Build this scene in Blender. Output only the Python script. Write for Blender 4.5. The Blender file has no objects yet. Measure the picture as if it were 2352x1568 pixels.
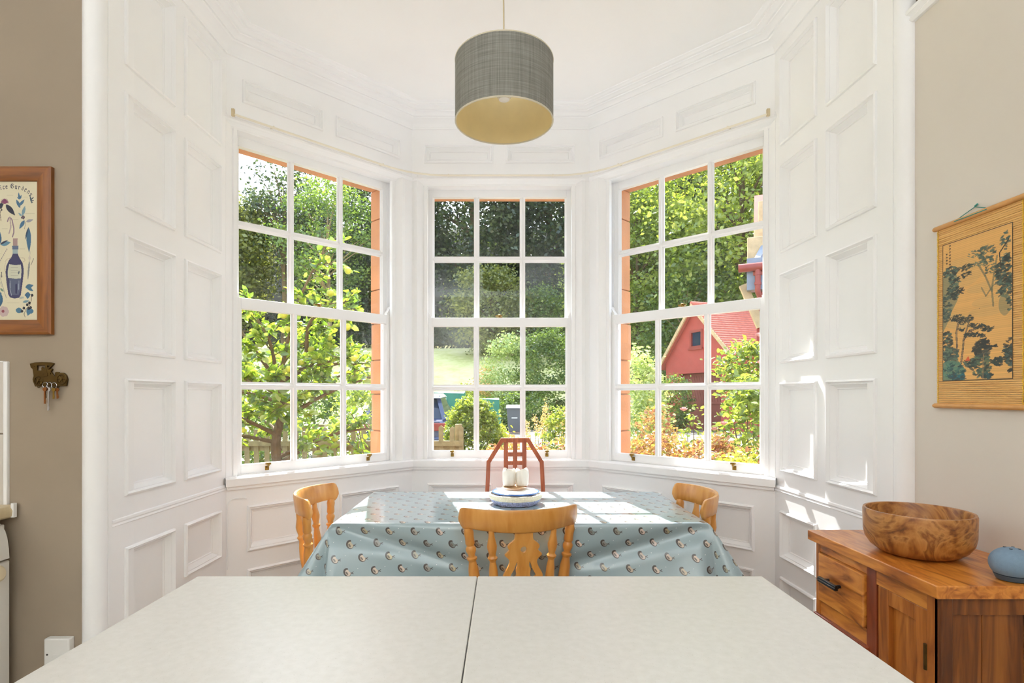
import bpy, bmesh, math, random
import numpy as np
from mathutils import Vector, Matrix
R = math.radians
random.seed(7)
rng = np.random.default_rng(7)
S = bpy.context.scene
COL = S.collection

# ------------------------------------------------------------------ camera
EYE = 1.35
cam = bpy.data.cameras.new('camera'); camo = bpy.data.objects.new('camera', cam); COL.objects.link(camo)
camo.location = (0, 0, EYE); camo.rotation_euler = (R(90), 0, 0)
cam.sensor_width = 36.0; cam.lens = 1281 * 36 / 2352
cam.shift_x = (1176 - 1150) / 2352; cam.shift_y = (908 - 784) / 2352
cam.clip_start = 0.02; cam.clip_end = 500
S.camera = camo
# ------------------------------------------------------------------ world, sun
SUN_EL, SUN_AZ = R(49.2), R(12.0)          # azimuth: degrees left of straight ahead
w = bpy.data.worlds.new('world'); S.world = w; w.use_nodes = True
nt = w.node_tree; nt.nodes.clear()
sky = nt.nodes.new('ShaderNodeTexSky'); sky.sky_type = 'NISHITA'; sky.sun_disc = False
sky.sun_elevation = SUN_EL; sky.sun_rotation = -SUN_AZ; sky.air_density = 1.0; sky.dust_density = 3.0; sky.ozone_density = 1.0
mixw = nt.nodes.new('ShaderNodeMixRGB'); mixw.inputs[0].default_value = 0.55; mixw.inputs[2].default_value = (3.9, 4.6, 5.7, 1)
bg = nt.nodes.new('ShaderNodeBackground'); bg.inputs[1].default_value = 0.42
wo = nt.nodes.new('ShaderNodeOutputWorld')
nt.links.new(sky.outputs[0], mixw.inputs[1]); nt.links.new(mixw.outputs[0], bg.inputs[0]); nt.links.new(bg.outputs[0], wo.inputs[0])
sl = bpy.data.lights.new('sun', 'SUN'); sl.energy = 12.0; sl.angle = R(0.53); sl.color = (1.0, 0.975, 0.95)
so = bpy.data.objects.new('sun', sl); COL.objects.link(so)
sd = Vector((-math.sin(SUN_AZ) * math.cos(SUN_EL), math.cos(SUN_AZ) * math.cos(SUN_EL), math.sin(SUN_EL)))
so.rotation_euler = (sd).to_track_quat('Z', 'Y').to_euler(); so.location = (-3, 12, 20)
# added fill uplighters, out of view behind the camera (built further down with their lamps)
FILL_LAMPS = [(-2.7, -1.2), (1.15, -1.2), (-0.8, -2.8)]
FILL_POWER = 42.0
S.view_settings.view_transform = 'Standard'; S.view_settings.look = 'None'
S.view_settings.exposure = 0.68; S.view_settings.gamma = 1.0; S.view_settings.use_curve_mapping = False
S.cycles.use_denoising = True
S.cycles.max_bounces = 10; S.cycles.diffuse_bounces = 6; S.cycles.glossy_bounces = 3
S.cycles.transmission_bounces = 4; S.cycles.transparent_max_bounces = 12
S.cycles.sample_clamp_indirect = 6.0

# ------------------------------------------------------------------ helpers
def lin(c):
    return tuple((x / 12.92 if x <= 0.04045 else ((x + 0.055) / 1.055) ** 2.4) for x in [v / 255 for v in c])

MATS = {}
def _new(name):
    m = bpy.data.materials.new(name); m.use_nodes = True; MATS[name] = m
    t = m.node_tree; t.nodes.clear()
    return m, t, t.nodes.new('ShaderNodeOutputMaterial')

def N(t, typ, **kw):
    n = t.nodes.new(typ)
    for k, v in kw.items():
        if k.startswith('i_'):
            key = k[2:]
            n.inputs[int(key) if key.isdigit() else key].default_value = v
        else: setattr(n, k, v)
    return n

def ramp(t, stops, src):
    r = t.nodes.new('ShaderNodeValToRGB')
    els = r.color_ramp.elements
    while len(els) < len(stops): els.new(0.5)
    for e, (p, c) in zip(els, stops):
        e.position = p; e.color = (*c, 1)
    t.links.new(src, r.inputs[0]); return r.outputs[0]

def paint(name, rgb, rough=0.5, var=0.04, scale=6.0, bump=0.0, bscale=60, metallic=0.0, spec=0.5, coat=0.0):
    m, t, o = _new(name)
    b = N(t, 'ShaderNodeBsdfPrincipled'); b.inputs['Roughness'].default_value = rough; b.inputs['Metallic'].default_value = metallic
    b.inputs['Specular IOR Level'].default_value = spec; b.inputs['Coat Weight'].default_value = coat
    c = lin(rgb)
    tc = N(t, 'ShaderNodeTexCoord')
    n = N(t, 'ShaderNodeTexNoise'); n.inputs['Scale'].default_value = scale; n.inputs['Detail'].default_value = 5
    t.links.new(tc.outputs['Object'], n.inputs['Vector'])
    col = ramp(t, [(0.3, tuple(max(0, x * (1 - var)) for x in c)), (0.7, tuple(min(1, x * (1 + var)) for x in c))], n.outputs['Fac'])
    t.links.new(col, b.inputs['Base Color'])
    if bump:
        n2 = N(t, 'ShaderNodeTexNoise'); n2.inputs['Scale'].default_value = bscale; n2.inputs['Detail'].default_value = 4
        t.links.new(tc.outputs['Object'], n2.inputs['Vector'])
        bp = N(t, 'ShaderNodeBump'); bp.inputs['Strength'].default_value = bump; bp.inputs['Distance'].default_value = 0.01
        t.links.new(n2.outputs['Fac'], bp.inputs['Height']); t.links.new(bp.outputs[0], b.inputs['Normal'])
    t.links.new(b.outputs[0], o.inputs[0]); return m

def wood(name, cols, scl=(1, 1, 1), scale=14, rough=0.4, distort=1.0, coat=0.15, rings=0.0):
    m, t, o = _new(name)
    b = N(t, 'ShaderNodeBsdfPrincipled'); b.inputs['Roughness'].default_value = rough; b.inputs['Coat Weight'].default_value = coat
    b.inputs['Coat Roughness'].default_value = 0.25
    tc = N(t, 'ShaderNodeTexCoord'); mp = N(t, 'ShaderNodeMapping'); mp.inputs['Scale'].default_value = scl
    t.links.new(tc.outputs['Object'], mp.inputs[0])
    n = N(t, 'ShaderNodeTexNoise'); n.inputs['Scale'].default_value = scale; n.inputs['Detail'].default_value = 7; n.inputs['Distortion'].default_value = distort
    t.links.new(mp.outputs[0], n.inputs['Vector'])
    src = n.outputs['Fac']
    if rings:
        wv = N(t, 'ShaderNodeTexWave', wave_type='BANDS', bands_direction='DIAGONAL'); wv.inputs['Scale'].default_value = rings; wv.inputs['Distortion'].default_value = 9
        wv.inputs['Detail'].default_value = 3; wv.inputs['Detail Scale'].default_value = 1.3
        t.links.new(mp.outputs[0], wv.inputs['Vector'])
        mx = N(t, 'ShaderNodeMath', operation='MULTIPLY_ADD'); mx.inputs[1].default_value = 0.4
        m2 = N(t, 'ShaderNodeMath', operation='MULTIPLY'); m2.inputs[1].default_value = 0.6
        t.links.new(n.outputs['Fac'], m2.inputs[0]); t.links.new(wv.outputs['Fac'], mx.inputs[0]); t.links.new(m2.outputs[0], mx.inputs[2])
        src = mx.outputs[0]
    k = len(cols)
    col = ramp(t, [(0.28 + 0.44 * i / (k - 1), lin(c)) for i, c in enumerate(cols)], src)
    t.links.new(col, b.inputs['Base Color'])
    bp = N(t, 'ShaderNodeBump'); bp.inputs['Strength'].default_value = 0.12; bp.inputs['Distance'].default_value = 0.004
    t.links.new(src, bp.inputs['Height']); t.links.new(bp.outputs[0], b.inputs['Normal'])
    t.links.new(b.outputs[0], o.inputs[0]); return m

def leafmat(name, cols, trans=0.45, tint=(1.0, 1.0, 0.45), gloss=0.06, attr='rnd'):
    m, t, o = _new(name)
    a = N(t, 'ShaderNodeAttribute', attribute_name=attr)
    k = len(cols)
    col = ramp(t, [(i / (k - 1), lin(c)) for i, c in enumerate(cols)], a.outputs['Fac'])
    d = N(t, 'ShaderNodeBsdfDiffuse'); tr = N(t, 'ShaderNodeBsdfTranslucent'); g = N(t, 'ShaderNodeBsdfGlossy'); g.inputs['Roughness'].default_value = 0.35
    mc = N(t, 'ShaderNodeMixRGB', blend_type='MULTIPLY'); mc.inputs[0].default_value = 1; mc.inputs[2].default_value = (*[min(1, v) for v in tint], 1)
    sc = N(t, 'ShaderNodeMixRGB', blend_type='MULTIPLY'); sc.inputs[0].default_value = 1; sc.inputs[2].default_value = (1.6, 1.6, 1.6, 1)
    t.links.new(col, mc.inputs[1]); t.links.new(mc.outputs[0], sc.inputs[1])
    t.links.new(col, d.inputs[0]); t.links.new(sc.outputs[0], tr.inputs[0])
    m1 = N(t, 'ShaderNodeMixShader'); m1.inputs[0].default_value = trans
    m2 = N(t, 'ShaderNodeMixShader'); m2.inputs[0].default_value = gloss
    t.links.new(d.outputs[0], m1.inputs[1]); t.links.new(tr.outputs[0], m1.inputs[2])
    t.links.new(m1.outputs[0], m2.inputs[1]); t.links.new(g.outputs[0], m2.inputs[2])
    t.links.new(m2.outputs[0], o.inputs[0]); return m

def vcolmat(name, rough=0.6, attr='Col'):
    m, t, o = _new(name)
    b = N(t, 'ShaderNodeBsdfPrincipled'); b.inputs['Roughness'].default_value = rough
    a = N(t, 'ShaderNodeAttribute', attribute_name=attr)
    t.links.new(a.outputs['Color'], b.inputs['Base Color']); t.links.new(b.outputs[0], o.inputs[0]); return m

class MB:
    def __init__(s): s.v = []; s.f = []
    def add(s, vs, fs):
        b = len(s.v); s.v += [tuple(p) for p in vs]; s.f += [tuple(b + i for i in f) for f in fs]; return s
    def box(s, x0, x1, y0, y1, z0, z1):
        return s.add([(x0, y0, z0), (x1, y0, z0), (x1, y1, z0), (x0, y1, z0), (x0, y0, z1), (x1, y0, z1), (x1, y1, z1), (x0, y1, z1)],
                     [(0, 3, 2, 1), (4, 5, 6, 7), (0, 1, 5, 4), (1, 2, 6, 5), (2, 3, 7, 6), (3, 0, 4, 7)])
    def bar(s, a, b, wd, hg, up=(0, 0, 1)):
        a, b = Vector(a), Vector(b); d = (b - a).normalized(); u = Vector(up)
        sx = d.cross(u)
        if sx.length < 1e-5: sx = d.cross(Vector((1, 0, 0)))
        sx.normalize(); u = sx.cross(d).normalized()
        vs = []
        for p in (a, b):
            for i, j in ((-1, -1), (1, -1), (1, 1), (-1, 1)): vs.append(p + sx * (i * wd / 2) + u * (j * hg / 2))
        return s.add(vs, [(0, 1, 2, 3), (7, 6, 5, 4), (0, 4, 5, 1), (1, 5, 6, 2), (2, 6, 7, 3), (3, 7, 4, 0)])
    def tube(s, pts, r, n=8, cap=True):
        pts = [Vector(p) for p in pts]; k = len(pts)
        rs = r if isinstance(r, (list, tuple)) else [r] * k
        vs = []; prev = None
        for i, p in enumerate(pts):
            d = (pts[min(i + 1, k - 1)] - pts[max(i - 1, 0)])
            d = d.normalized() if d.length > 1e-9 else Vector((0, 0, 1))
            if prev is None:
                a = d.orthogonal().normalized()
            else:
                a = prev - d * prev.dot(d)
                a = a.normalized() if a.length > 1e-6 else d.orthogonal().normalized()
            prev = a; c = d.cross(a)
            for j in range(n):
                th = 2 * math.pi * j / n
                vs.append(p + (a * math.cos(th) + c * math.sin(th)) * rs[i])
        fs = []
        for i in range(k - 1):
            for j in range(n):
                j2 = (j + 1) % n
                fs.append((i * n + j, i * n + j2, (i + 1) * n + j2, (i + 1) * n + j))
        if cap:
            fs.append(tuple(reversed(range(n)))); fs.append(tuple((k - 1) * n + j for j in range(n)))
        return s.add(vs, fs)
    def lathe(s, prof, n=24, c=(0, 0, 0), M=None):
        vs = []; fs = []; k = len(prof)
        for r, z in prof:
            for j in range(n):
                th = 2 * math.pi * j / n
                p = Vector((r * math.cos(th), r * math.sin(th), z))
                if M is not None: p = M @ p
                vs.append((p.x + c[0], p.y + c[1], p.z + c[2]))
        for i in range(k - 1):
            for j in range(n):
                j2 = (j + 1) % n
                fs.append((i * n + j, i * n + j2, (i + 1) * n + j2, (i + 1) * n + j))
        if prof[0][0] > 1e-6: fs.append(tuple(reversed(range(n))))
        if prof[-1][0] > 1e-6: fs.append(tuple((k - 1) * n + j for j in range(n)))
        return s.add(vs, fs)
    def spindle(s, a, b, prof, n=12):
        # prof: (radius, fraction) turned piece between two points
        a, b = Vector(a), Vector(b)
        return s.tube([a.lerp(b, t) for r, t in prof], [r for r, t in prof], n)
    def prism(s, poly, y0, y1):
        # polygon in x,z extruded along y
        k = len(poly)
        vs = [(x, y0, z) for x, z in poly] + [(x, y1, z) for x, z in poly]
        fs = [tuple(range(k)), tuple(reversed(range(k, 2 * k)))]
        for i in range(k):
            j = (i + 1) % k; fs.append((i, i + k, j + k, j))
        return s.add(vs, fs)
    def slab(s, poly, z0, z1):
        k = len(poly)
        vs = [(x, y, z0) for x, y in poly] + [(x, y, z1) for x, y in poly]
        fs = [tuple(reversed(range(k))), tuple(range(k, 2 * k))]
        for i in range(k):
            j = (i + 1) % k; fs.append((i, j, j + k, i + k))
        return s.add(vs, fs)
    def grid(s, fn, nu, nv, wrap=False):
        b = [[fn(i / nu, j / nv) for j in range(nv + 1)] for i in range(nu + 1)]
        vs = [p for row in b for p in row]; fs = []
        for i in range(nu):
            for j in range(nv):
                fs.append((i * (nv + 1) + j, (i + 1) * (nv + 1) + j, (i + 1) * (nv + 1) + j + 1, i * (nv + 1) + j + 1))
        return s.add(vs, fs)
    def mesh(s, name, smooth=35):
        me = bpy.data.meshes.new(name); me.from_pydata(s.v, [], s.f); me.update()
        bm = bmesh.new(); bm.from_mesh(me); bmesh.ops.recalc_face_normals(bm, faces=bm.faces); bm.to_mesh(me); bm.free()
        if smooth:
            me.polygons.foreach_set('use_smooth', [True] * len(me.polygons)); me.set_sharp_from_angle(angle=R(smooth))
        return me
    def build(s, name, mat, parent=None, loc=None, rz=0, bevel=0, smooth=35, fix=True):
        o = bpy.data.objects.new(name, s.mesh(name, smooth)); COL.objects.link(o)
        return fin(o, mat, parent, loc, rz, bevel)

def fin(o, mat, parent=None, loc=None, rz=0, bevel=0):
    if mat is not None:
        o.data.materials.clear(); o.data.materials.append(MATS[mat])
    if parent is not None: o.parent = parent
    if loc is not None: o.location = loc
    if rz: o.rotation_euler[2] = rz
    if bevel:
        b = o.modifiers.new('bevel', 'BEVEL'); b.width = bevel; b.segments = 2; b.limit_method = 'ANGLE'; b.angle_limit = R(40)
    return o

def tag(o, label, cat, group=None, kind=None):
    o['label'] = label; o['category'] = cat
    if group: o['group'] = group
    if kind: o['kind'] = kind
    return o

def thing(name, label, cat, loc=(0, 0, 0), rz=0, group=None, kind=None):
    o = bpy.data.objects.new(name, None); COL.objects.link(o); o.empty_display_size = 0.1
    o.location = loc; o.rotation_euler[2] = rz
    return tag(o, label, cat, group, kind)

def share(name, me, mat, parent, loc=(0, 0, 0), rot=(0, 0, 0), scale=(1, 1, 1)):
    o = bpy.data.objects.new(name, me); COL.objects.link(o); o.parent = parent; o.location = loc; o.rotation_euler = rot; o.scale = scale
    if mat and not me.materials: me.materials.append(MATS[mat])
    return o

def copy_tree(o, parent=None):
    c = o.copy(); COL.objects.link(c); c.parent = parent
    for ch in list(o.children): copy_tree(ch, c)
    return c

def flat_shape(name, loops, depth, mat, parent, M=None, bevel=0.0):
    """2D outline with holes (x, z), extruded along y, as a mesh"""
    cu = bpy.data.curves.new(name, 'CURVE'); cu.dimensions = '2D'; cu.fill_mode = 'BOTH'; cu.extrude = depth / 2; cu.bevel_depth = bevel
    for lp in loops:
        sp = cu.splines.new('POLY'); sp.points.add(len(lp) - 1); sp.use_cyclic_u = True
        for p, (x, z) in zip(sp.points, lp): p.co = (x, z, 0, 1)
    co = bpy.data.objects.new(name, cu); COL.objects.link(co)
    me = bpy.data.meshes.new_from_object(co)
    bpy.data.objects.remove(co); bpy.data.curves.remove(cu)
    me.transform(Matrix.Rotation(R(90), 4, 'X'))
    if M is not None: me.transform(M)
    me.name = name
    o = bpy.data.objects.new(name, me); COL.objects.link(o)
    return fin(o, mat, parent)

def circle(cx, cz, r, n=20, rz=None):
    return [(cx + r * math.cos(2 * math.pi * i / n), cz + (rz or r) * math.sin(2 * math.pi * i / n)) for i in range(n)]

def smoothpts(pts, n=6, closed=False):
    """Catmull-Rom"""
    out = []; k = len(pts)
    rngk = range(k if closed else k - 1)
    for i in rngk:
        p0 = pts[(i - 1) % k] if (closed or i > 0) else pts[0]
        p1 = pts[i]; p2 = pts[(i + 1) % k]
        p3 = pts[(i + 2) % k] if (closed or i + 2 < k) else pts[-1]
        for j in range(n):
            t = j / n
            out.append(tuple(0.5 * (2 * b + (c - a) * t + (2 * a - 5 * b + 4 * c - d) * t * t + (3 * b - a - 3 * c + d) * t ** 3)
                             for a, b, c, d in zip(p0, p1, p2, p3)))
    if not closed: out.append(tuple(pts[-1]))
    return out

# ------------------------------------------------------------------ materials
paint('white_gloss', (246, 245, 245), 0.32, 0.015, 3, bump=0.03, bscale=25)
paint('white_matt', (247, 246, 246), 0.7, 0.015, 3)
paint('ceiling_white', (249, 248, 247), 0.85, 0.02, 2, bump=0.12, bscale=9)
paint('taupe_wall', (157, 142, 124), 0.75, 0.03, 3, bump=0.03, bscale=40)
paint('warm_wall', (218, 209, 198), 0.75, 0.02, 3, bump=0.03, bscale=40)
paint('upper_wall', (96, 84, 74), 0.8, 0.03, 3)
paint('sandstone', (192, 134, 92), 0.85, 0.13, 5, bump=0.3, bscale=70)
paint('mortar', (205, 170, 140), 0.9, 0.05, 8)
paint('brass', (150, 120, 60), 0.32, 0.12, 20, metallic=1.0)
paint('dark_brass', (92, 72, 38), 0.4, 0.2, 30, metallic=0.9)
paint('steel', (190, 190, 195), 0.25, 0.05, 20, metallic=1.0)
paint('copper_key', (150, 95, 55), 0.35, 0.1, 20, metallic=1.0)
paint('black_metal', (26, 25, 26), 0.3, 0.1, 20, spec=0.6)
paint('cream_plastic', (222, 208, 178), 0.4, 0.02, 8)
paint('track_cream', (238, 230, 212), 0.4, 0.02, 8)
paint('appliance_white', (228, 226, 220), 0.25, 0.01, 5)
paint('socket_white', (232, 230, 226), 0.35, 0.01, 5)
paint('screw_dark', (60, 55, 50), 0.4)
paint('tile_glaze', (208, 200, 192), 0.15, 0.02, 12)
paint('floor_lino', (156, 148, 138), 0.5, 0.1, 4)
paint('laminate_edge', (206, 188, 152), 0.4, 0.05, 30)
paint('base_unit', (226, 222, 212), 0.4, 0.01, 5)
paint('cord_beige', (205, 190, 160), 0.6, 0.03, 20)
paint('gold_lining', (240, 222, 172), 0.45, 0.04, 12, metallic=0.15)
paint('shade_rim', (214, 205, 184), 0.6, 0.03, 20)
paint('bulb_glass', (245, 243, 238), 0.25, 0.01, 5)
paint('speaker_blue', (118, 141, 162), 0.75, 0.05, 120, bump=0.25, bscale=900)
paint('speaker_base', (70, 86, 100), 0.5, 0.05, 20)
paint('ceramic_white', (238, 232, 222), 0.5, 0.03, 25, bump=0.1, bscale=60)
paint('kraft_card', (196, 158, 118), 0.8, 0.08, 20)
paint('paper_white', (248, 247, 244), 0.7, 0.02, 10)
paint('basket_blue', (60, 100, 176), 0.7, 0.3, 160, bump=0.5, bscale=260)
paint('basket_white', (240, 230, 206), 0.7, 0.12, 160, bump=0.5, bscale=260)
paint('basket_mixed', (168, 174, 208), 0.7, 0.5, 130, bump=0.5, bscale=260)
paint('plate_blue', (70, 120, 200), 0.2, 0.1, 40)
paint('red_render', (174, 80, 68), 0.85, 0.08, 3, bump=0.3, bscale=60)
paint('red_tile', (188, 106, 90), 0.8, 0.16, 9, bump=0.2, bscale=40)
paint('red_pipe', (150, 66, 54), 0.45, 0.1, 9)
paint('door_brown', (136, 74, 62), 0.6, 0.1, 6)
paint('lead_grey', (132, 140, 152), 0.5, 0.1, 10)
paint('tan_stone', (196, 168, 128), 0.9, 0.18, 7, bump=0.4, bscale=40)
paint('bin_grey', (88, 92, 98), 0.5, 0.05, 9)
paint('bin_label', (230, 232, 235), 0.5)
paint('tarp_green', (48, 118, 92), 0.5, 0.15, 8, bump=0.3, bscale=14)
paint('fence_wood', (158, 146, 108), 0.9, 0.2, 14, bump=0.3, bscale=60)
paint('car_body', (62, 72, 104), 0.2, 0.03, 3, coat=0.8)
paint('car_roof', (214, 218, 224), 0.2, 0.03, 3, coat=0.8)
paint('car_glass', (40, 52, 72), 0.08, 0.05, 3)
paint('car_light', (150, 66, 62), 0.2, 0.1, 20)
paint('plate_yellow', (245, 185, 40), 0.4)
paint('tyre', (30, 30, 30), 0.8)
paint('bark', (112, 92, 66), 0.9, 0.25, 14, bump=0.6, bscale=40)
paint('pale_bark', (150, 128, 96), 0.9, 0.2, 14, bump=0.5, bscale=40)
paint('terracotta', (176, 96, 64), 0.8, 0.1, 9)
paint('wood_floor', (32, 38, 26), 0.95, 0.3, 2.0, bump=0.8, bscale=6)
paint('soil', (96, 76, 54), 0.95, 0.2, 6)
paint('gravel', (146, 140, 126), 0.95, 0.2, 30, bump=0.4, bscale=80)
paint('apple_skin', (196, 200, 70), 0.35, 0.15, 14)
paint('rose_pink', (238, 182, 182), 0.6, 0.1, 30)
paint('flower_purple', (150, 80, 160), 0.6, 0.1, 30)
paint('teal_string', (60, 140, 130), 0.6)
paint('gold_thread', (222, 182, 40), 0.5, 0.2, 90)
paint('bamboo_rod', (206, 150, 84), 0.45, 0.08, 30)
wood('pine', [(190, 122, 48), (205, 140, 62), (214, 152, 74), (220, 160, 84)], (4, 4, 0.6), 5, 0.32, 0.6, 0.3)
wood('mission_wood', [(128, 52, 20), (160, 74, 34), (184, 96, 50)], (8, 8, 0.8), 8, 0.35, 0.6, 0.25)
wood('sheesham', [(126, 66, 20), (182, 106, 40), (212, 136, 56), (224, 152, 72)], (7.0, 1.2, 7.0), 4, 0.3, 1.2, 0.3)
wood('sheesham_up', [(106, 52, 16), (156, 86, 30), (184, 110, 44), (200, 128, 56)], (6.0, 6.0, 0.8), 4, 0.35, 1.2, 0.3)
wood('sheesham_red', [(110, 46, 22), (134, 60, 30), (150, 72, 36)], (7, 7, 0.9), 6, 0.3, 1.0, 0.3)
wood('sheesham_dark', [(66, 30, 8), (108, 56, 16), (138, 78, 26), (154, 92, 34)], (6.0, 6.0, 0.5), 4.5, 0.4, 1.2, 0.2)
wood('olive_wood', [(50, 24, 9), (122, 70, 28), (162, 104, 48), (184, 128, 66), (126, 74, 30), (172, 114, 54)], (1, 1, 1.4), 4.6, 0.38, 4.5, 0.2)
wood('frame_pine', [(108, 60, 16), (138, 80, 26), (154, 94, 36)], (9, 9, 0.7), 7, 0.4, 0.6, 0.2)
wood('frame_pine_h', [(104, 58, 16), (132, 76, 26), (148, 90, 34)], (0.7, 9, 9), 7, 0.4, 0.6, 0.2)
wood('bamboo', [(196, 140, 72), (222, 168, 92), (232, 184, 112)], (1.2, 40, 30), 6, 0.5, 0.3, 0.05)

def linen(name):
    m, t, o = _new(name)
    b = N(t, 'ShaderNodeBsdfPrincipled'); b.inputs['Roughness'].default_value = 0.85
    tc = N(t, 'ShaderNodeTexCoord')
    outs = []
    for sc in ((260, 260, 5), (6, 6, 240)):
        mp = N(t, 'ShaderNodeMapping'); mp.inputs['Scale'].default_value = sc
        n = N(t, 'ShaderNodeTexNoise'); n.inputs['Scale'].default_value = 1.0; n.inputs['Detail'].default_value = 3
        t.links.new(tc.outputs['Object'], mp.inputs[0]); t.links.new(mp.outputs[0], n.inputs['Vector']); outs.append(n.outputs['Fac'])
    mx = N(t, 'ShaderNodeMath', operation='ADD'); t.links.new(outs[0], mx.inputs[0]); t.links.new(outs[1], mx.inputs[1])
    hf = N(t, 'ShaderNodeMath', operation='MULTIPLY'); hf.inputs[1].default_value = 0.5; t.links.new(mx.outputs[0], hf.inputs[0])
    col = ramp(t, [(0.3, lin((116, 115, 109))), (0.5, lin((140, 138, 131))), (0.7, lin((164, 162, 154)))], hf.outputs[0])
    t.links.new(col, b.inputs['Base Color'])
    tr = N(t, 'ShaderNodeBsdfTranslucent'); t.links.new(col, tr.inputs[0])
    ms = N(t, 'ShaderNodeMixShader'); ms.inputs[0].default_value = 0.12
    t.links.new(b.outputs[0], ms.inputs[1]); t.links.new(tr.outputs[0], ms.inputs[2])
    t.links.new(ms.outputs[0], o.inputs[0])
linen('shade_linen')

def quartz(name):
    m, t, o = _new(name)
    b = N(t, 'ShaderNodeBsdfPrincipled'); b.inputs['Roughness'].default_value = 0.3
    tc = N(t, 'ShaderNodeTexCoord')
    v = N(t, 'ShaderNodeTexNoise'); v.inputs['Scale'].default_value = 320; v.inputs['Detail'].default_value = 2
    n = N(t, 'ShaderNodeTexNoise'); n.inputs['Scale'].default_value = 60; n.inputs['Detail'].default_value = 6
    t.links.new(tc.outputs['Object'], v.inputs['Vector']); t.links.new(tc.outputs['Object'], n.inputs['Vector'])
    c1 = ramp(t, [(0.3, lin((206, 202, 195))), (0.6, lin((212, 208, 202))), (0.8, lin((215, 212, 206)))], n.outputs['Fac'])
    c2 = ramp(t, [(0.26, lin((196, 188, 168))), (0.34, (1, 1, 1))], v.outputs['Fac'])
    mx = N(t, 'ShaderNodeMixRGB', blend_type='MULTIPLY'); mx.inputs[0].default_value = 0.45
    t.links.new(c1, mx.inputs[1]); t.links.new(c2, mx.inputs[2]); t.links.new(mx.outputs[0], b.inputs['Base Color'])
    t.links.new(b.outputs[0], o.inputs[0])
quartz('quartz_top')

def glass(name):
    m, t, o = _new(name)
    tr = N(t, 'ShaderNodeBsdfTransparent'); tr.inputs[0].default_value = (0.97, 0.985, 0.98, 1)
    g = N(t, 'ShaderNodeBsdfGlossy'); g.inputs['Roughness'].default_value = 0.01
    # Schlick reflectance from the angle to the pane, the same for both faces
    ge = N(t, 'ShaderNodeNewGeometry'); dt = N(t, 'ShaderNodeVectorMath', operation='DOT_PRODUCT')
    t.links.new(ge.outputs['Normal'], dt.inputs[0]); t.links.new(ge.outputs['Incoming'], dt.inputs[1])
    ab = N(t, 'ShaderNodeMath', operation='ABSOLUTE'); t.links.new(dt.outputs['Value'], ab.inputs[0])
    om = N(t, 'ShaderNodeMath', operation='SUBTRACT', use_clamp=True); om.inputs[0].default_value = 1.0; t.links.new(ab.outputs[0], om.inputs[1])
    p5 = N(t, 'ShaderNodeMath', operation='POWER'); p5.inputs[1].default_value = 5.0; t.links.new(om.outputs[0], p5.inputs[0])
    fr = N(t, 'ShaderNodeMath', operation='MULTIPLY_ADD'); fr.inputs[1].default_value = 0.96; fr.inputs[2].default_value = 0.022; t.links.new(p5.outputs[0], fr.inputs[0])
    ms = N(t, 'ShaderNodeMixShader'); t.links.new(fr.outputs[0], ms.inputs[0]); t.links.new(tr.outputs[0], ms.inputs[1]); t.links.new(g.outputs[0], ms.inputs[2])
    # faint dust film, mottled
    d = N(t, 'ShaderNodeBsdfDiffuse'); d.inputs[0].default_value = (0.8, 0.85, 0.88, 1)
    tc = N(t, 'ShaderNodeTexCoord'); n = N(t, 'ShaderNodeTexNoise'); n.inputs['Scale'].default_value = 7; n.inputs['Detail'].default_value = 4; n.inputs['Distortion'].default_value = 2
    t.links.new(tc.outputs['Object'], n.inputs['Vector'])
    f = ramp(t, [(0.45, (0.004,) * 3), (0.85, (0.022,) * 3)], n.outputs['Fac'])
    m2 = N(t, 'ShaderNodeMixShader'); t.links.new(f, m2.inputs[0]); t.links.new(ms.outputs[0], m2.inputs[1]); t.links.new(d.outputs[0], m2.inputs[2])
    t.links.new(m2.outputs[0], o.inputs[0])
glass('window_glass')

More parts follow.
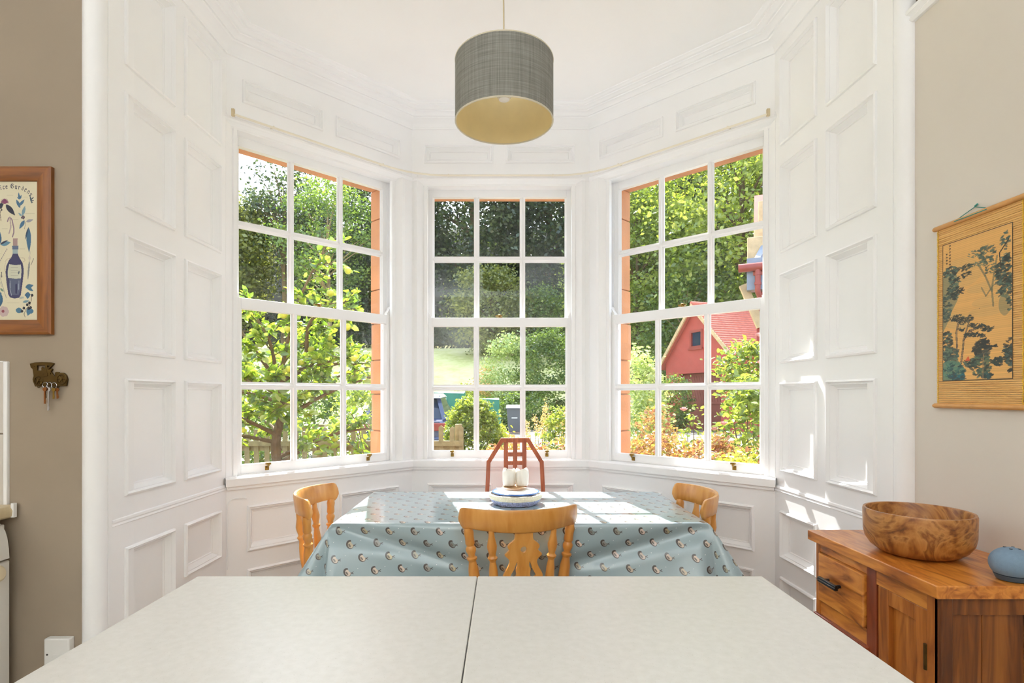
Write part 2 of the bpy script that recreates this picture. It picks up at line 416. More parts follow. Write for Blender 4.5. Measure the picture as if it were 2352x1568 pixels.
def oilcloth(name):
    m, t, o = _new(name); L = t.links.new
    b = N(t, 'ShaderNodeBsdfPrincipled'); b.inputs['Roughness'].default_value = 0.3; b.inputs['Coat Weight'].default_value = 0.8; b.inputs['Coat Roughness'].default_value = 0.16
    uv = N(t, 'ShaderNodeUVMap', uv_map='UVMap'); sp = N(t, 'ShaderNodeSeparateXYZ'); L(uv.outputs[0], sp.inputs[0])
    def M(op, a, c=None, d=None):
        n = N(t, 'ShaderNodeMath', operation=op)
        for i, x in enumerate((a, c, d)):
            if x is None: continue
            if isinstance(x, (int, float)): n.inputs[i].default_value = x
            else: L(x, n.inputs[i])
        return n.outputs[0]
    PU, PV = 0.114, 0.056
    v = M('DIVIDE', sp.outputs[1], PV); row = M('FLOOR', v)
    odd = M('MULTIPLY', M('FLOORED_MODULO', row, 2.0), 0.5)
    u = M('ADD', M('DIVIDE', sp.outputs[0], PU), odd); cell = M('FLOOR', u)
    x = M('MULTIPLY', M('SUBTRACT', M('FRACT', u), 0.5), PU)
    y = M('MULTIPLY', M('SUBTRACT', M('FRACT', v), 0.5), PV)
    cb = N(t, 'ShaderNodeCombineXYZ'); L(cell, cb.inputs[0]); L(row, cb.inputs[1])
    wn = N(t, 'ShaderNodeTexWhiteNoise', noise_dimensions='2D'); L(cb.outputs[0], wn.inputs['Vector'])
    def ell(cx, cy, rx, ry, ang=0.0, soft=0.12):
        cx, cy, rx, ry = (q * 1.15 for q in (cx, cy, rx, ry)); dx = M('SUBTRACT', x, cx); dy = M('SUBTRACT', y, cy); c, s_ = math.cos(ang), math.sin(ang)
        px = M('ADD', M('MULTIPLY', dx, c), M('MULTIPLY', dy, s_)); py = M('SUBTRACT', M('MULTIPLY', dy, c), M('MULTIPLY', dx, s_))
        d = M('ADD', M('POWER', M('ABSOLUTE', M('DIVIDE', px, rx)), 2.0), M('POWER', M('ABSOLUTE', M('DIVIDE', py, ry)), 2.0))
        return M('LESS_THAN', d, 1.0)
    hull = ell(-0.001, 0.001, 0.017, 0.0125, -0.9)
    bite = ell(0.0115, 0.0115, 0.0135, 0.0095, -0.9)
    bird = M('MULTIPLY', hull, M('SUBTRACT', 1.0, bite))
    belly = M('MULTIPLY', ell(0.0015, -0.0005, 0.0125, 0.0085, -0.9), M('SUBTRACT', 1.0, bite))
    tail = ell(0.0165, -0.001, 0.0065, 0.0013, 0.6)
    tail2 = ell(0.0185, -0.0045, 0.0045, 0.0011, -0.3)
    wing = ell(-0.002, -0.002, 0.0075, 0.003, -0.9)
    dark = M('MAXIMUM', M('MAXIMUM', bird, tail), tail2)
    dot = ell(0.036, 0.012, 0.0016, 0.0016)
    def mixc(f, a, c):
        n = N(t, 'ShaderNodeMixRGB'); L(f, n.inputs[0])
        for i, q in ((1, a), (2, c)):
            if isinstance(q, tuple): n.inputs[i].default_value = (*q, 1)
            else: L(q, n.inputs[i])
        return n.outputs[0]
    tc = N(t, 'ShaderNodeTexCoord'); nz = N(t, 'ShaderNodeTexNoise'); nz.inputs['Scale'].default_value = 4; L(tc.outputs['Object'], nz.inputs['Vector'])
    base = ramp(t, [(0.3, lin((148, 168, 175))), (0.7, lin((162, 181, 187)))], nz.outputs['Fac'])
    bc = ramp(t, [(0.0, lin((214, 196, 188))), (0.35, lin((176, 166, 132))), (0.6, lin((222, 206, 192))), (0.85, lin((120, 130, 128))), (1.0, lin((196, 186, 150)))], wn.outputs['Value'])
    c = mixc(dark, base, lin((70, 62, 58))); c = mixc(belly, c, bc); c = mixc(wing, c, lin((110, 100, 92))); c = mixc(dot, c, lin((225, 230, 230)))
    L(c, b.inputs['Base Color']); L(b.outputs[0], o.inputs[0])
oilcloth('oilcloth')

def grassmat(name):
    m, t, o = _new(name)
    b = N(t, 'ShaderNodeBsdfPrincipled'); b.inputs['Roughness'].default_value = 0.9; b.inputs['Specular IOR Level'].default_value = 0.1
    tc = N(t, 'ShaderNodeTexCoord'); n = N(t, 'ShaderNodeTexNoise'); n.inputs['Scale'].default_value = 0.9; n.inputs['Detail'].default_value = 9; n.inputs['Roughness'].default_value = 0.7
    t.links.new(tc.outputs['Object'], n.inputs['Vector'])
    c = ramp(t, [(0.3, lin((206, 204, 124))), (0.5, lin((232, 226, 160))), (0.7, lin((240, 230, 180)))], n.outputs['Fac'])
    t.links.new(c, b.inputs['Base Color']); t.links.new(b.outputs[0], o.inputs[0])
grassmat('lawn_grass')
leafmat('leaf_dark', [(40, 54, 40), (54, 70, 46), (72, 88, 54), (98, 108, 66)], 0.3)
leafmat('leaf_mid', [(60, 84, 44), (88, 112, 54), (116, 138, 66), (150, 166, 84)], 0.4)
leafmat('leaf_bright', [(84, 102, 50), (118, 136, 64), (148, 160, 78), (178, 182, 100)], 0.45)
leafmat('leaf_olive', [(78, 88, 50), (104, 112, 62), (130, 134, 76), (156, 156, 92)], 0.35)
leafmat('leaf_rust', [(120, 104, 60), (150, 130, 80), (170, 150, 96), (110, 120, 70)], 0.4)
leafmat('leaf_apple', [(84, 112, 44), (116, 142, 52), (146, 166, 62), (172, 184, 84)], 0.5, gloss=0.1)
leafmat('leaf_yellow', [(132, 140, 52), (160, 162, 62), (184, 182, 84), (140, 152, 66)], 0.45)
leafmat('leaf_spirea', [(128, 140, 66), (160, 156, 78), (178, 136, 92), (160, 104, 78), (176, 172, 104)], 0.4, tint=(1, 0.92, 0.6))
leafmat('leaf_pale', [(132, 152, 96), (160, 178, 118), (190, 200, 150), (214, 218, 180)], 0.4)
leafmat('spike_peach', [(222, 186, 130), (232, 200, 150), (214, 168, 112), (190, 180, 110)], 0.45, tint=(1, 0.9, 0.6))

# ------------------------------------------------------------------ plan of the room
XA, YA = 1.516, 2.17
XB, YB = 1.497, 3.043
XC, YC = 0.623, 3.913
CEIL = 3.335
A, B, C = Vector((-XA, YA)), Vector((-XB, YB)), Vector((-XC, YC))
C2, B2, A2 = Vector((XC, YC)), Vector((XB, YB)), Vector((XA, YA))
ROOM_L, ROOM_R, ROOM_REAR, WALLY = -3.3, 1.556, -3.2, 2.12

def frame_of(p, q):
    d = q - p
    return (p.x, p.y, 0), math.atan2(d.y, d.x), d.length

PROFILE = [(0.0, 0.0), (0.002, -0.007), (0.009, -0.010), (0.013, -0.004), (0.016, 0.0), (0.020, -0.001), (0.028, 0.010), (0.036, 0.016), (0.040, 0.016), (0.043, 0.020)]
def panel_mesh(w_, h_, prof=PROFILE):
    m = MB(); vs = []; fs = []
    for o, d in prof:
        d *= 1.35
        vs += [(o, d, o), (w_ - o, d, o), (w_ - o, d, h_ - o), (o, d, h_ - o)]
    for i in range(len(prof) - 1):
        for j in range(4):
            j2 = (j + 1) % 4; fs.append((i * 4 + j, i * 4 + j2, (i + 1) * 4 + j2, (i + 1) * 4 + j))
    k = (len(prof) - 1) * 4; fs.append((k, k + 1, k + 2, k + 3))
    m.add(vs, fs); return m.mesh('panel', 28)

def panel_wall(name, p, q, z0, z1, panels, holes, label, core, cat='panelling', mat='white_gloss'):
    """panels / holes: (u0, u1, z0, z1); local x along wall, y outward, z up"""
    loc, rz, W = frame_of(p, q)
    us = sorted({0.0, W} | {r[i] for r in panels + holes for i in (0, 1)}); zs = sorted({z0, z1} | {r[i] for r in panels + holes for i in (2, 3)})
    us = [u for i, u in enumerate(us) if i == 0 or u - us[i - 1] > 1e-6]
    m = MB()
    for i in range(len(us) - 1):
        for j in range(len(zs) - 1):
            cu, cz = (us[i] + us[i + 1]) / 2, (zs[j] + zs[j + 1]) / 2
            if any(r[0] < cu < r[1] and r[2] < cz < r[3] for r in panels + holes): continue
            m.add([(us[i], 0, zs[j]), (us[i + 1], 0, zs[j]), (us[i + 1], 0, zs[j + 1]), (us[i], 0, zs[j + 1])], [(0, 1, 2, 3)])
    for b in core: m.box(*b)
    o = m.build(name, mat, None, loc, rz, smooth=0)
    tag(o, label, cat, kind='structure')
    cache = {}
    for u0, u1, a, b in panels:
        key = (round(u1 - u0, 3), round(b - a, 3))
        if key not in cache: cache[key] = panel_mesh(u1 - u0, b - a)
        share('panel', cache[key], mat, o, (u0, 0, a))
    return o

# shutter casings (left and right): two columns of panels
def shutter_panels(flip, W):
    cols = [(2.24 - YA, 2.574 - YA), (2.652 - YA, 2.98 - YA)]
    if flip: cols = [(W - b, W - a) for a, b in cols]
    rows = [(0.10, 0.385), (0.485, 0.738), (0.945, 1.42), (1.52, 2.0), (2.107, 2.575), (2.68, 3.15)]
    near = max(cols, key=lambda c_: c_[0]) if flip else min(cols, key=lambda c_: c_[0])
    return [(a, b, c, d) for a, b in cols for c, d in ([(0.10, 0.738)] + rows[2:] if (a, b) == near else rows)]
WS = (B - A).length
panel_wall('wall_shutter_left', A, B, 0, CEIL, shutter_panels(False, WS), [], 'white panelled shutter casing beside the window with the apple tree', [(0.0, WS + 0.15, 0.03, 0.32, -0.3, CEIL + 0.3)])
panel_wall('wall_shutter_right', B2, A2, 0, CEIL, shutter_panels(True, WS), [], 'white panelled shutter casing streaked with sunlight beside the sideboard', [(-0.15, WS, 0.03, 0.32, -0.3, CEIL + 0.3)])

# three window walls
WIN_Z0, WIN_Z1 = 0.905, 2.835
FRIEZE = (2.978, 3.107); D1 = (0.10, 0.379); D2 = (0.477, 0.734)
def bay_wall(name, p, q, uc, label):
    loc, rz, W = frame_of(p, q)
    k = W / 1.24
    pan = []
    for (a, b) in ((0.085 * k, 0.568 * k), (0.655 * k, 1.138 * k)): pan.append((a, b, *FRIEZE))
    for (a, b) in ((0.11 * k, 0.56 * k), (0.68 * k, 1.13 * k)): pan += [(a, b, *D1), (a, b, *D2)]
    e = 0.055
    core = [(-e, uc - 0.535, 0.03, 0.14, WIN_Z0 - 0.06, WIN_Z1 + 0.05), (uc + 0.535, W + e, 0.03, 0.14, WIN_Z0 - 0.06, WIN_Z1 + 0.05),
            (-e, W + e, 0.03, 0.14, -0.3, WIN_Z0 - 0.045), (-e, W + e, 0.03, 0.14, WIN_Z1 + 0.03, CEIL + 0.3)]
    return panel_wall(name, p, q, 0, CEIL, pan, [(uc - 0.577, uc + 0.577, WIN_Z0 - 0.05, WIN_Z1 + 0.035)], label, core), W
UC_L = 0.574
_, WL = bay_wall('wall_bay_left', B, C, UC_L, 'white panelled wall around the sash window facing the apple tree')
_, WM = bay_wall('wall_bay_back', C, C2, 0.615, 'white panelled wall around the middle sash window behind the table')
_, WR = bay_wall('wall_bay_right', C2, B2, WL - UC_L, 'white panelled wall around the sash window facing the red garage')

# ------------------------------------------------------------------ sash windows
def sash(name, parent, uc, y0, y1, z0, z1, gz, gy, horns):
    """gz: (bottom row z0, z1, top row z0, z1) glass rows"""
    m = MB(); hw = 0.522; gw = 0.48
    m.box(uc - hw, uc - gw, y0, y1, z0, z1); m.box(uc + gw, uc + hw, y0, y1, z0, z1)
    m.box(uc - gw, uc + gw, y0, y1, z0, gz[0]); m.box(uc - gw, uc + gw, y0, y1, gz[3], z1)
    # chamfer inside the frame
    c = 0.012
    for sx in (-1, 1):
        x = uc + sx * gw
        m.add([(x, y0 + 0.004, gz[0]), (x - sx * c, gy, gz[0]), (x, gy, gz[0]), (x, y0 + 0.004, gz[3]), (x - sx * c, gy, gz[3]), (x, gy, gz[3])],
              [(0, 1, 2), (5, 4, 3), (0, 3, 4, 1), (1, 4, 5, 2), (2, 5, 3, 0)])
    o = m.build(name, 'white_gloss', parent, bevel=0.002, smooth=0)
    # glazing bars: moulded cross-section
    def vbar(cx, za, zb):
        b = MB(); h = 0.020
        pr = [(-0.007, y0 + 0.002), (0.007, y0 + 0.002), (0.010, y0 + 0.012), (h, gy - 0.004), (h, gy + 0.004), (0.010, y1 - 0.003), (-0.010, y1 - 0.003), (-h, gy + 0.004), (-h, gy - 0.004), (-0.010, y0 + 0.012)]
        k = len(pr)
        b.add([(cx + a, y, za) for a, y in pr] + [(cx + a, y, zb) for a, y in pr],
              [tuple(range(k)), tuple(reversed(range(k, 2 * k)))] + [(i, i + k, (i + 1) % k + k, (i + 1) % k) for i in range(k)])
        b.build('glazing_bar', 'white_gloss', o, smooth=0)
    def hbar(zc, xa, xb):
        b = MB(); h = (gz[2] - gz[1]) / 2
        pr = [(-0.007, y0 + 0.003), (0.007, y0 + 0.003), (0.010, y0 + 0.013), (h, gy - 0.004), (h, gy + 0.004), (0.010, y1 - 0.004), (-0.010, y1 - 0.004), (-h, gy + 0.004), (-h, gy - 0.004), (-0.010, y0 + 0.013)]
        k = len(pr)
        b.add([(xa, y, zc + a) for a, y in pr] + [(xb, y, zc + a) for a, y in pr],
              [tuple(range(k)), tuple(reversed(range(k, 2 * k)))] + [(i, i + k, (i + 1) % k + k, (i + 1) % k) for i in range(k)])
        b.build('glazing_bar', 'white_gloss', o, smooth=0)
    for cx in (uc - 0.165, uc + 0.165): vbar(cx, gz[0] - 0.004, gz[3] + 0.004)
    hbar((gz[1] + gz[2]) / 2, uc - gw, uc + gw)
    for xa, xb in ((uc - gw, uc - 0.165), (uc - 0.165, uc + 0.165), (uc + 0.165, uc + gw)):
        for za, zb in ((gz[0], (gz[1] + gz[2]) / 2), ((gz[1] + gz[2]) / 2, gz[3])):
            MB().box(xa, xb, gy - 0.0012, gy + 0.0012, za, zb).build('pane', 'window_glass', o, smooth=0)
    if horns:
        for sx in (-1, 1):
            x0 = uc + sx * hw; hm = MB()
            prof = [(0, 0), (-0.032 * sx, 0), (-0.034 * sx, 0.012), (-0.026 * sx, 0.026), (-0.020 * sx, 0.036), (-0.012 * sx, 0.052), (-0.008 * sx, 0.062), (0, 0.066)]
            hm.prism([(x0 + a, z1 + b) for a, b in prof], y0 + 0.004, y1 - 0.002); hm.build('sash_horn', 'white_gloss', o, smooth=20)
    return o

def window(name, p, q, uc, label):
    loc, rz, W = frame_of(p, q)
    wn = thing(name, label, 'window', loc, rz, kind='structure')
    z0, z1 = WIN_Z0, WIN_Z1
    m = MB()   # lining: splayed reveal and staff bead round the opening
    for sx in (-1, 1):
        X = lambda a: uc + sx * a
        ring = [(0.60, -0.002), (0.577, -0.006), (0.570, 0.0), (0.535, 0.024), (0.530, 0.018), (0.510, 0.020), (0.506, 0.030), (0.506, 0.044), (0.54, 0.044), (0.54, 0.14), (0.60, 0.14)]
        k = len(ring)
        vs = [(X(a), y, z0 - 0.05) for a, y in ring] + [(X(a), y, z1 + 0.06) for a, y in ring]
        m.add(vs, [(i, i + 1, i + 1 + k, i + k) for i in range(k - 1)])
        # parting bead and outer lining
        m.box(min(X(0.545), X(0.512)), max(X(0.545), X(0.512)), 0.085, 0.091, z0 - 0.04, z1 + 0.02)
        m.box(min(X(0.60), X(0.500)), max(X(0.60), X(0.500)), 0.131, 0.15, z0 - 0.05, z1 + 0.05)
    top = [(0.045, -0.010), (0.030, -0.014), (0.022, -0.006), (0.012, 0.012), (0.004, 0.018), (-0.008, 0.020), (-0.012, 0.030), (-0.010, 0.092), (0.02, 0.092), (0.02, 0.15), (0.05, 0.15)]
    k = len(top)
    vs = [(uc - 0.60, y, z1 + a) for a, y in top] + [(uc + 0.60, y, z1 + a) for a, y in top]
    m.add(vs, [(i, i + 1, i + 1 + k, i + k) for i in range(k - 1)])
    m.box(uc - 0.55, uc + 0.55, 0.128, 0.15, z1 - 0.012, z1 + 0.05)
    m.build('window_frame', 'white_gloss', wn, smooth=25)
    sm = MB(); e = 0.012
    sm.add([(0.0 - e, -0.03, z0 - 0.052), (W + e, -0.03, z0 - 0.052), (W + e, -0.03, z0 - 0.012), (0.0 - e, -0.03, z0 - 0.012),
            (-e, -0.022, z0 - 0.003), (W + e, -0.022, z0 - 0.003), (W, 0.045, z0 - 0.001), (0, 0.045, z0 - 0.001), (0, 0.045, z0 - 0.052), (W, 0.045, z0 - 0.052)],
           [(0, 1, 2, 3), (3, 2, 5, 4), (4, 5, 6, 7), (0, 8, 9, 1), (8, 7, 6, 9)])
    sm.box(0, W, -0.016, 0.0, z0 - 0.072, z0 - 0.052)
    sm.build('window_sill', 'white_gloss', wn, smooth=25)
    MB().box(uc - 0.55, uc + 0.55, 0.045, 0.2, z0 - 0.06, z0 - 0.004).build('outer_sill', 'white_gloss', wn, smooth=0)
    lo = sash('lower_sash', wn, uc, 0.046, 0.086, z0, 1.902, (0.9585, 1.4277, 1.384 + 0.0437, 1.866 - 0.0), 0.066, False) if False else \
        sash('lower_sash', wn, uc, 0.046, 0.086, z0, 1.902, (0.9585, 1.384, 1.4277, 1.8400), 0.066, False)
    up = sash('upper_sash', wn, uc, 0.091, 0.130, 1.850, 2.83, (1.895, 2.307, 2.351, 2.7716), 0.112, False)
    # sash horns stand on the lower sash stiles
    for sx in (-1, 1):
        x0 = uc + sx * 0.522
        prof = [(0, 0), (-0.034 * sx, 0), (-0.036 * sx, 0.012), (-0.027 * sx, 0.026), (-0.020 * sx, 0.036), (-0.012 * sx, 0.052), (-0.008 * sx, 0.062), (0, 0.066)]
        MB().prism([(x0 + a, 1.900 + b) for a, b in prof], 0.05, 0.084).build('sash_horn', 'white_gloss', lo, smooth=20)
        # hanging horn of the upper sash, seen through the lower glass
        prof = [(0, 0), (-0.036 * sx, 0), (-0.036 * sx, -0.014), (-0.026 * sx, -0.03), (-0.018 * sx, -0.044), (-0.008 * sx, -0.055), (0, -0.058)]
        MB().prism([(x0 + a, 1.852 + b) for a, b in prof], 0.094, 0.128).build('sash_horn', 'white_gloss', up, smooth=20)
        # brass ring-pull lift on the bottom rail
        lf = MB(); cx = uc + sx * 0.335
        lf.box(cx - 0.011, cx + 0.011, 0.040, 0.047, z0 + 0.012, z0 + 0.036)
        lf.tube([(cx, 0.044, z0 + 0.03), (cx, 0.028, z0 + 0.036), (cx, 0.018, z0 + 0.044), (cx, 0.022, z0 + 0.054)], [0.006, 0.006, 0.006, 0.004], 8)
        lf.box(cx - 0.013, cx + 0.013, 0.016, 0.036, z0 + 0.046, z0 + 0.058)
        lf.build('sash_lift', 'brass', wn, bevel=0.002)
    fs = MB(); fs.lathe([(0.020, 0), (0.020, 0.005), (0.009, 0.008), (0.008, 0.014), (0.012, 0.018), (0.012, 0.022), (0.004, 0.026)], 16, (uc, 0.07, 1.902))
    fs.bar((uc - 0.03, 0.075, 1.918), (uc + 0.02, 0.078, 1.918), 0.010, 0.008); fs.build('sash_fastener', 'brass', wn)
    # pulleys and cords in the jamb
    for sx in (-1, 1):
        MB().box(uc + sx * 0.5115 - 0.0015, uc + sx * 0.5115 + 0.0015, 0.024, 0.036, 2.60, 2.66).build('pulley', 'brass', wn, smooth=0)
    return wn
window('window_1', B, C, UC_L, 'white twelve-pane sash window looking onto the apple tree')
window('window_2', C, C2, 0.615, 'white twelve-pane sash window in the middle of the bay')
window('window_3', C2, B2, WL - UC_L, 'white twelve-pane sash window looking onto the red garage')

# outside stone: jamb blocks, lintel, apron
def stonework(name, p, q, uc, label, seed):
    loc, rz, W = frame_of(p, q)
    r = random.Random(seed)
    e = 0.124
    m = MB(); y0, y1 = 0.15, 0.285
    m.box(-0.07, uc - 0.53, y0, y1, 0.8, 2.9); m.box(uc + 0.53, W + 0.07, y0, y1, 0.8, 2.9)
    m.box(-0.07, W + 0.07, y0, y1, -0.4, 0.82); m.box(-0.07, W + 0.07, y0, y1, 2.9, CEIL + 0.3)
    o = m.build(name, 'mortar', None, loc, rz, smooth=0); tag(o, label, 'stonework', kind='structure')
    zs = [0.846, 1.10, 1.36, 1.60, 1.86, 2.10, 2.36, 2.60, 2.812]
    for sx in (-1, 1):
        for a, b in zip(zs[:-1], zs[1:]):
            ins = 0.513 + r.uniform(-0.003, 0.003)
            if sx < 0: x0, x1 = -0.10, uc - ins
            else: x0, x1 = uc + ins, W + 0.10
            MB().box(x0, x1, 0.148, 0.298 + r.uniform(-0.004, 0.004), a + 0.003, b - 0.003).build('stone_block', 'sandstone', o, bevel=0.006, smooth=0)
    MB().box(-0.1, W + 0.1, 0.148, 0.30, 2.812, 3.10).build('lintel', 'sandstone', o, bevel=0.008, smooth=0)
    MB().box(-0.1, W + 0.1, 0.155, 0.36, 0.70, 0.846).build('stone_sill', 'sandstone', o, bevel=0.01, smooth=0)
stonework('wall_outside_left', B, C, UC_L, 'orange sandstone surround outside the window facing the apple tree', 1)
stonework('wall_outside_back', C, C2, 0.615, 'orange sandstone surround outside the middle window', 2)
stonework('wall_outside_right', C2, B2, WL - UC_L, 'orange sandstone surround outside the window facing the red garage', 3)

# ------------------------------------------------------------------ room shell
def struct(name, m, mat, label, cat, smooth=0):
    o = m.build(name, mat, None, smooth=smooth); tag(o, label, cat, kind='structure'); return o
struct('floor', MB().box(ROOM_L - 0.2, 1.9, ROOM_REAR - 0.2, 4.15, -0.2, 0.0), 'floor_lino', 'brown floor under the dining table and worktop', 'floor')
struct('ceiling', MB().box(ROOM_L - 0.2, 1.9, ROOM_REAR - 0.2, 4.2, CEIL, CEIL + 0.25), 'ceiling_white', 'off-white plaster ceiling over the bay window', 'ceiling')
wl = struct('wall_left', MB().box(ROOM_L - 0.2, -1.55, WALLY, WALLY + 0.3, 0, CEIL), 'taupe_wall', 'taupe painted wall with the framed print and key hook', 'wall')
struct('wall_right', MB().box(ROOM_R, ROOM_R + 0.3, ROOM_REAR, WALLY + 0.05, 0, 2.752), 'warm_wall', 'pale beige wall behind the bamboo scroll', 'wall')
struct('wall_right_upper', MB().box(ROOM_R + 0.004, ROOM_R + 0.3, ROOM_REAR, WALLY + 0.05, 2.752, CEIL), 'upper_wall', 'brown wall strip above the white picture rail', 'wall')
struct('wall_rear', MB().box(ROOM_L - 0.2, ROOM_R + 0.3, ROOM_REAR - 0.2, ROOM_REAR, 0, CEIL), 'warm_wall', 'pale beige wall at the rear of the kitchen', 'wall')
struct('wall_kitchen', MB().box(ROOM_L - 0.2, ROOM_L, ROOM_REAR, WALLY, 0, CEIL), 'warm_wall', 'pale beige wall behind the kitchen units', 'wall')
rail = MB(); rp = [(0, 2.752), (0.012, 2.752), (0.022, 2.762), (0.016, 2.772), (0.030, 2.782), (0.030, 2.795), (0, 2.800)]
k = len(rp); rail.add([(ROOM_R - a, ROOM_REAR, z) for a, z in rp] + [(ROOM_R - a, WALLY + 0.01, z) for a, z in rp],
    [(i, (i + 1) % k, (i + 1) % k + k, i + k) for i in range(k)] + [tuple(range(k)), tuple(reversed(range(k, 2 * k)))])
struct('trim_1', rail, 'white_gloss', 'white moulded picture rail high on the beige wall', 'picture rail', 25)
for nm, sx, lb in (('trim_2', -1, 'white rounded corner bead beside the taupe wall'), ('trim_3', 1, 'white rounded corner bead beside the beige wall')):
    m = MB(); m.lathe([(0.041, 0), (0.041, CEIL)], 28, (sx * (XA + 0.036), 2.135, 0)); m.box(min(sx * 1.512, sx * 1.66), max(sx * 1.512, sx * 1.66), 2.15, 2.30, 0, CEIL)
    struct(nm, m, 'white_gloss', lb, 'corner bead', 35)
# cornice swept round the bay
def sweep(pts, prof):
    """pts: plan polyline, prof: (inward offset, z)"""
    nrm = []
    for a, b in zip(pts[:-1], pts[1:]):
        d = (b - a).normalized(); nrm.append(Vector((d.y, -d.x)))
    rows = []
    for i, p in enumerate(pts):
        if i == 0: n = nrm[0]; s_ = 1
        elif i == len(pts) - 1: n = nrm[-1]; s_ = 1
        else:
            n = (nrm[i - 1] + nrm[i]).normalized(); s_ = 1 / n.dot(nrm[i])
        rows.append([(p.x + n.x * o * s_, p.y + n.y * o * s_, z) for o, z in prof])
    m = MB(); k = len(prof)
    m.add([v for r_ in rows for v in r_], [(i * k + j, (i + 1) * k + j, (i + 1) * k + j + 1, i * k + j + 1) for i in range(len(rows) - 1) for j in range(k - 1)])
    return m
cprof = [(0.0, 3.212), (0.008, 3.214), (0.010, 3.222), (0.004, 3.226), (0.010, 3.240), (0.020, 3.256), (0.034, 3.268), (0.046, 3.274), (0.050, 3.281), (0.060, 3.281), (0.066, 3.290), (0.080, 3.297),
         (0.092, 3.299), (0.094, 3.305), (0.106, 3.306), (0.116, 3.313), (0.130, 3.316), (0.132, 3.321), (0.146, 3.322), (0.154, 3.328), (0.166, 3.330), (0.170, CEIL + 0.002)]
struct('trim_4', sweep([A, B, C, C2, B2, A2], cprof), 'white_matt', 'white stepped plaster cornice round the top of the bay', 'cornice', 30)
# moulding under the frieze, dado bead on the shutter casings
struct('trim_5', sweep([B, C, C2, B2], [(0, 2.882), (0.012, 2.880), (0.016, 2.872), (0.010, 2.862), (0.004, 2.855), (0, 2.852)]), 'white_gloss', 'slim white moulding under the frieze panels', 'moulding', 25)
for nm, pp, lb in (('trim_6', [A, B], 'thin white dado bead on the casing beside the taupe wall'), ('trim_7', [B2, A2], 'thin white dado bead on the sunlit casing by the sideboard')):
    struct(nm, sweep(pp, [(0, 0.865), (0.006, 0.862), (0.007, 0.852), (0.003, 0.846), (0.006, 0.838), (0, 0.832)]), 'white_gloss', lb, 'moulding', 25)

# wall tiles and edge trim by the kitchen worktop
SXL = WALLY / 1281   # metres per photo pixel on the taupe wall
def LW(px, py): return ((px - 1150) * SXL, EYE + (908 - py) * SXL)
x1, _ = LW(12, 0)
for (ya, yb) in ((832, 994), (997, 1160)):
    for i in range(3):
        xr = x1 - i * 0.205; z1_ = LW(0, ya)[1]; z0_ = LW(0, yb)[1]
        MB().box(xr - 0.20, xr, WALLY - 0.010, WALLY + 0.01, z0_, z1_).build('tile', 'tile_glaze', wl, bevel=0.002, smooth=0)
MB().box(x1 + 0.001, LW(22, 0)[0], WALLY - 0.012, WALLY + 0.01, LW(0, 1162)[1], LW(0, 830)[1]).build('tile_edge_trim', 'white_gloss', wl, bevel=0.003)
MB().box(x1 - 0.6, x1 + 0.001, WALLY - 0.012, WALLY + 0.01, LW(0, 832)[1], LW(0, 829)[1]).build('tile_edge_trim', 'white_gloss', wl)

# curtain track following the bay
tr_path = []
off = 0.045
def inset(o):
    pts = [B, C, C2, B2]; nr = [Vector(((b - a).normalized().y, -(b - a).normalized().x)) for a, b in zip(pts[:-1], pts[1:])]
    out = [B + nr[0] * o]
    for i in (1, 2):
        n = (nr[i - 1] + nr[i]).normalized(); out.append(pts[i] + n * (o / n.dot(nr[i])))
    out.append(B2 + nr[2] * o); return out
P = inset(off)
path = []
def corner(p0, p1, p2, rad=0.24, n=8):
    a = p1 + (p0 - p1).normalized() * rad; c = p1 + (p2 - p1).normalized() * rad
    return [(1 - t) ** 2 * a + 2 * t * (1 - t) * p1 + t * t * c for t in [i / n for i in range(n + 1)]]
path = [P[0] + (P[1] - P[0]).normalized() * 0.02] + corner(P[0], P[1], P[2]) + corner(P[1], P[2], P[3]) + [P[3] - (P[3] - P[2]).normalized() * 0.02]
ct = thing('curtain_rail', 'thin cream curtain rail bent round the bay above the windows', 'curtain rail', (path[0].x, path[0].y, 2.876))
m = MB()
m.tube([(p.x - path[0].x, p.y - path[0].y, 0) for p in path], 0.0065, 6); m.build('rail', 'track_cream', ct)
for i, j in ((0, 1), (1, 2), (2, 3)):
    for t in (0.2, 0.8):
        a = P[i].lerp(P[j], t) - path[0]
        n_ = (P[j] - P[i]).normalized(); n_ = Vector((-n_.y, n_.x))
        MB().bar((a.x, a.y, 0.008), (a.x + n_.x * (off + 0.002), a.y + n_.y * (off + 0.002), 0.008), 0.008, 0.006).build('bracket', 'track_cream', ct)
for q_ in (path[0], path[-1]):
    MB().box(q_.x - path[0].x - 0.008, q_.x - path[0].x + 0.008, q_.y - path[0].y - 0.008, q_.y - path[0].y + 0.008, -0.012, 0.028).build('end_stop', 'laminate_edge', ct, bevel=0.002)
# stub of cable clipped to the dado
cb = MB(); lo_, rz_, _ = frame_of(B, C)
cb.tube(smoothpts([(0.006, -0.004, 0.40), (0.006, -0.005, 0.70), (0.012, -0.006, 0.765), (0.035, -0.010, 0.782), (0.075, -0.022, 0.785), (0.10, -0.026, 0.778)], 5), 0.003, 6)
tag(cb.build('cable', 'white_gloss', None, lo_, rz_), 'loose white cable end poking out under the window by the casing', 'cable')

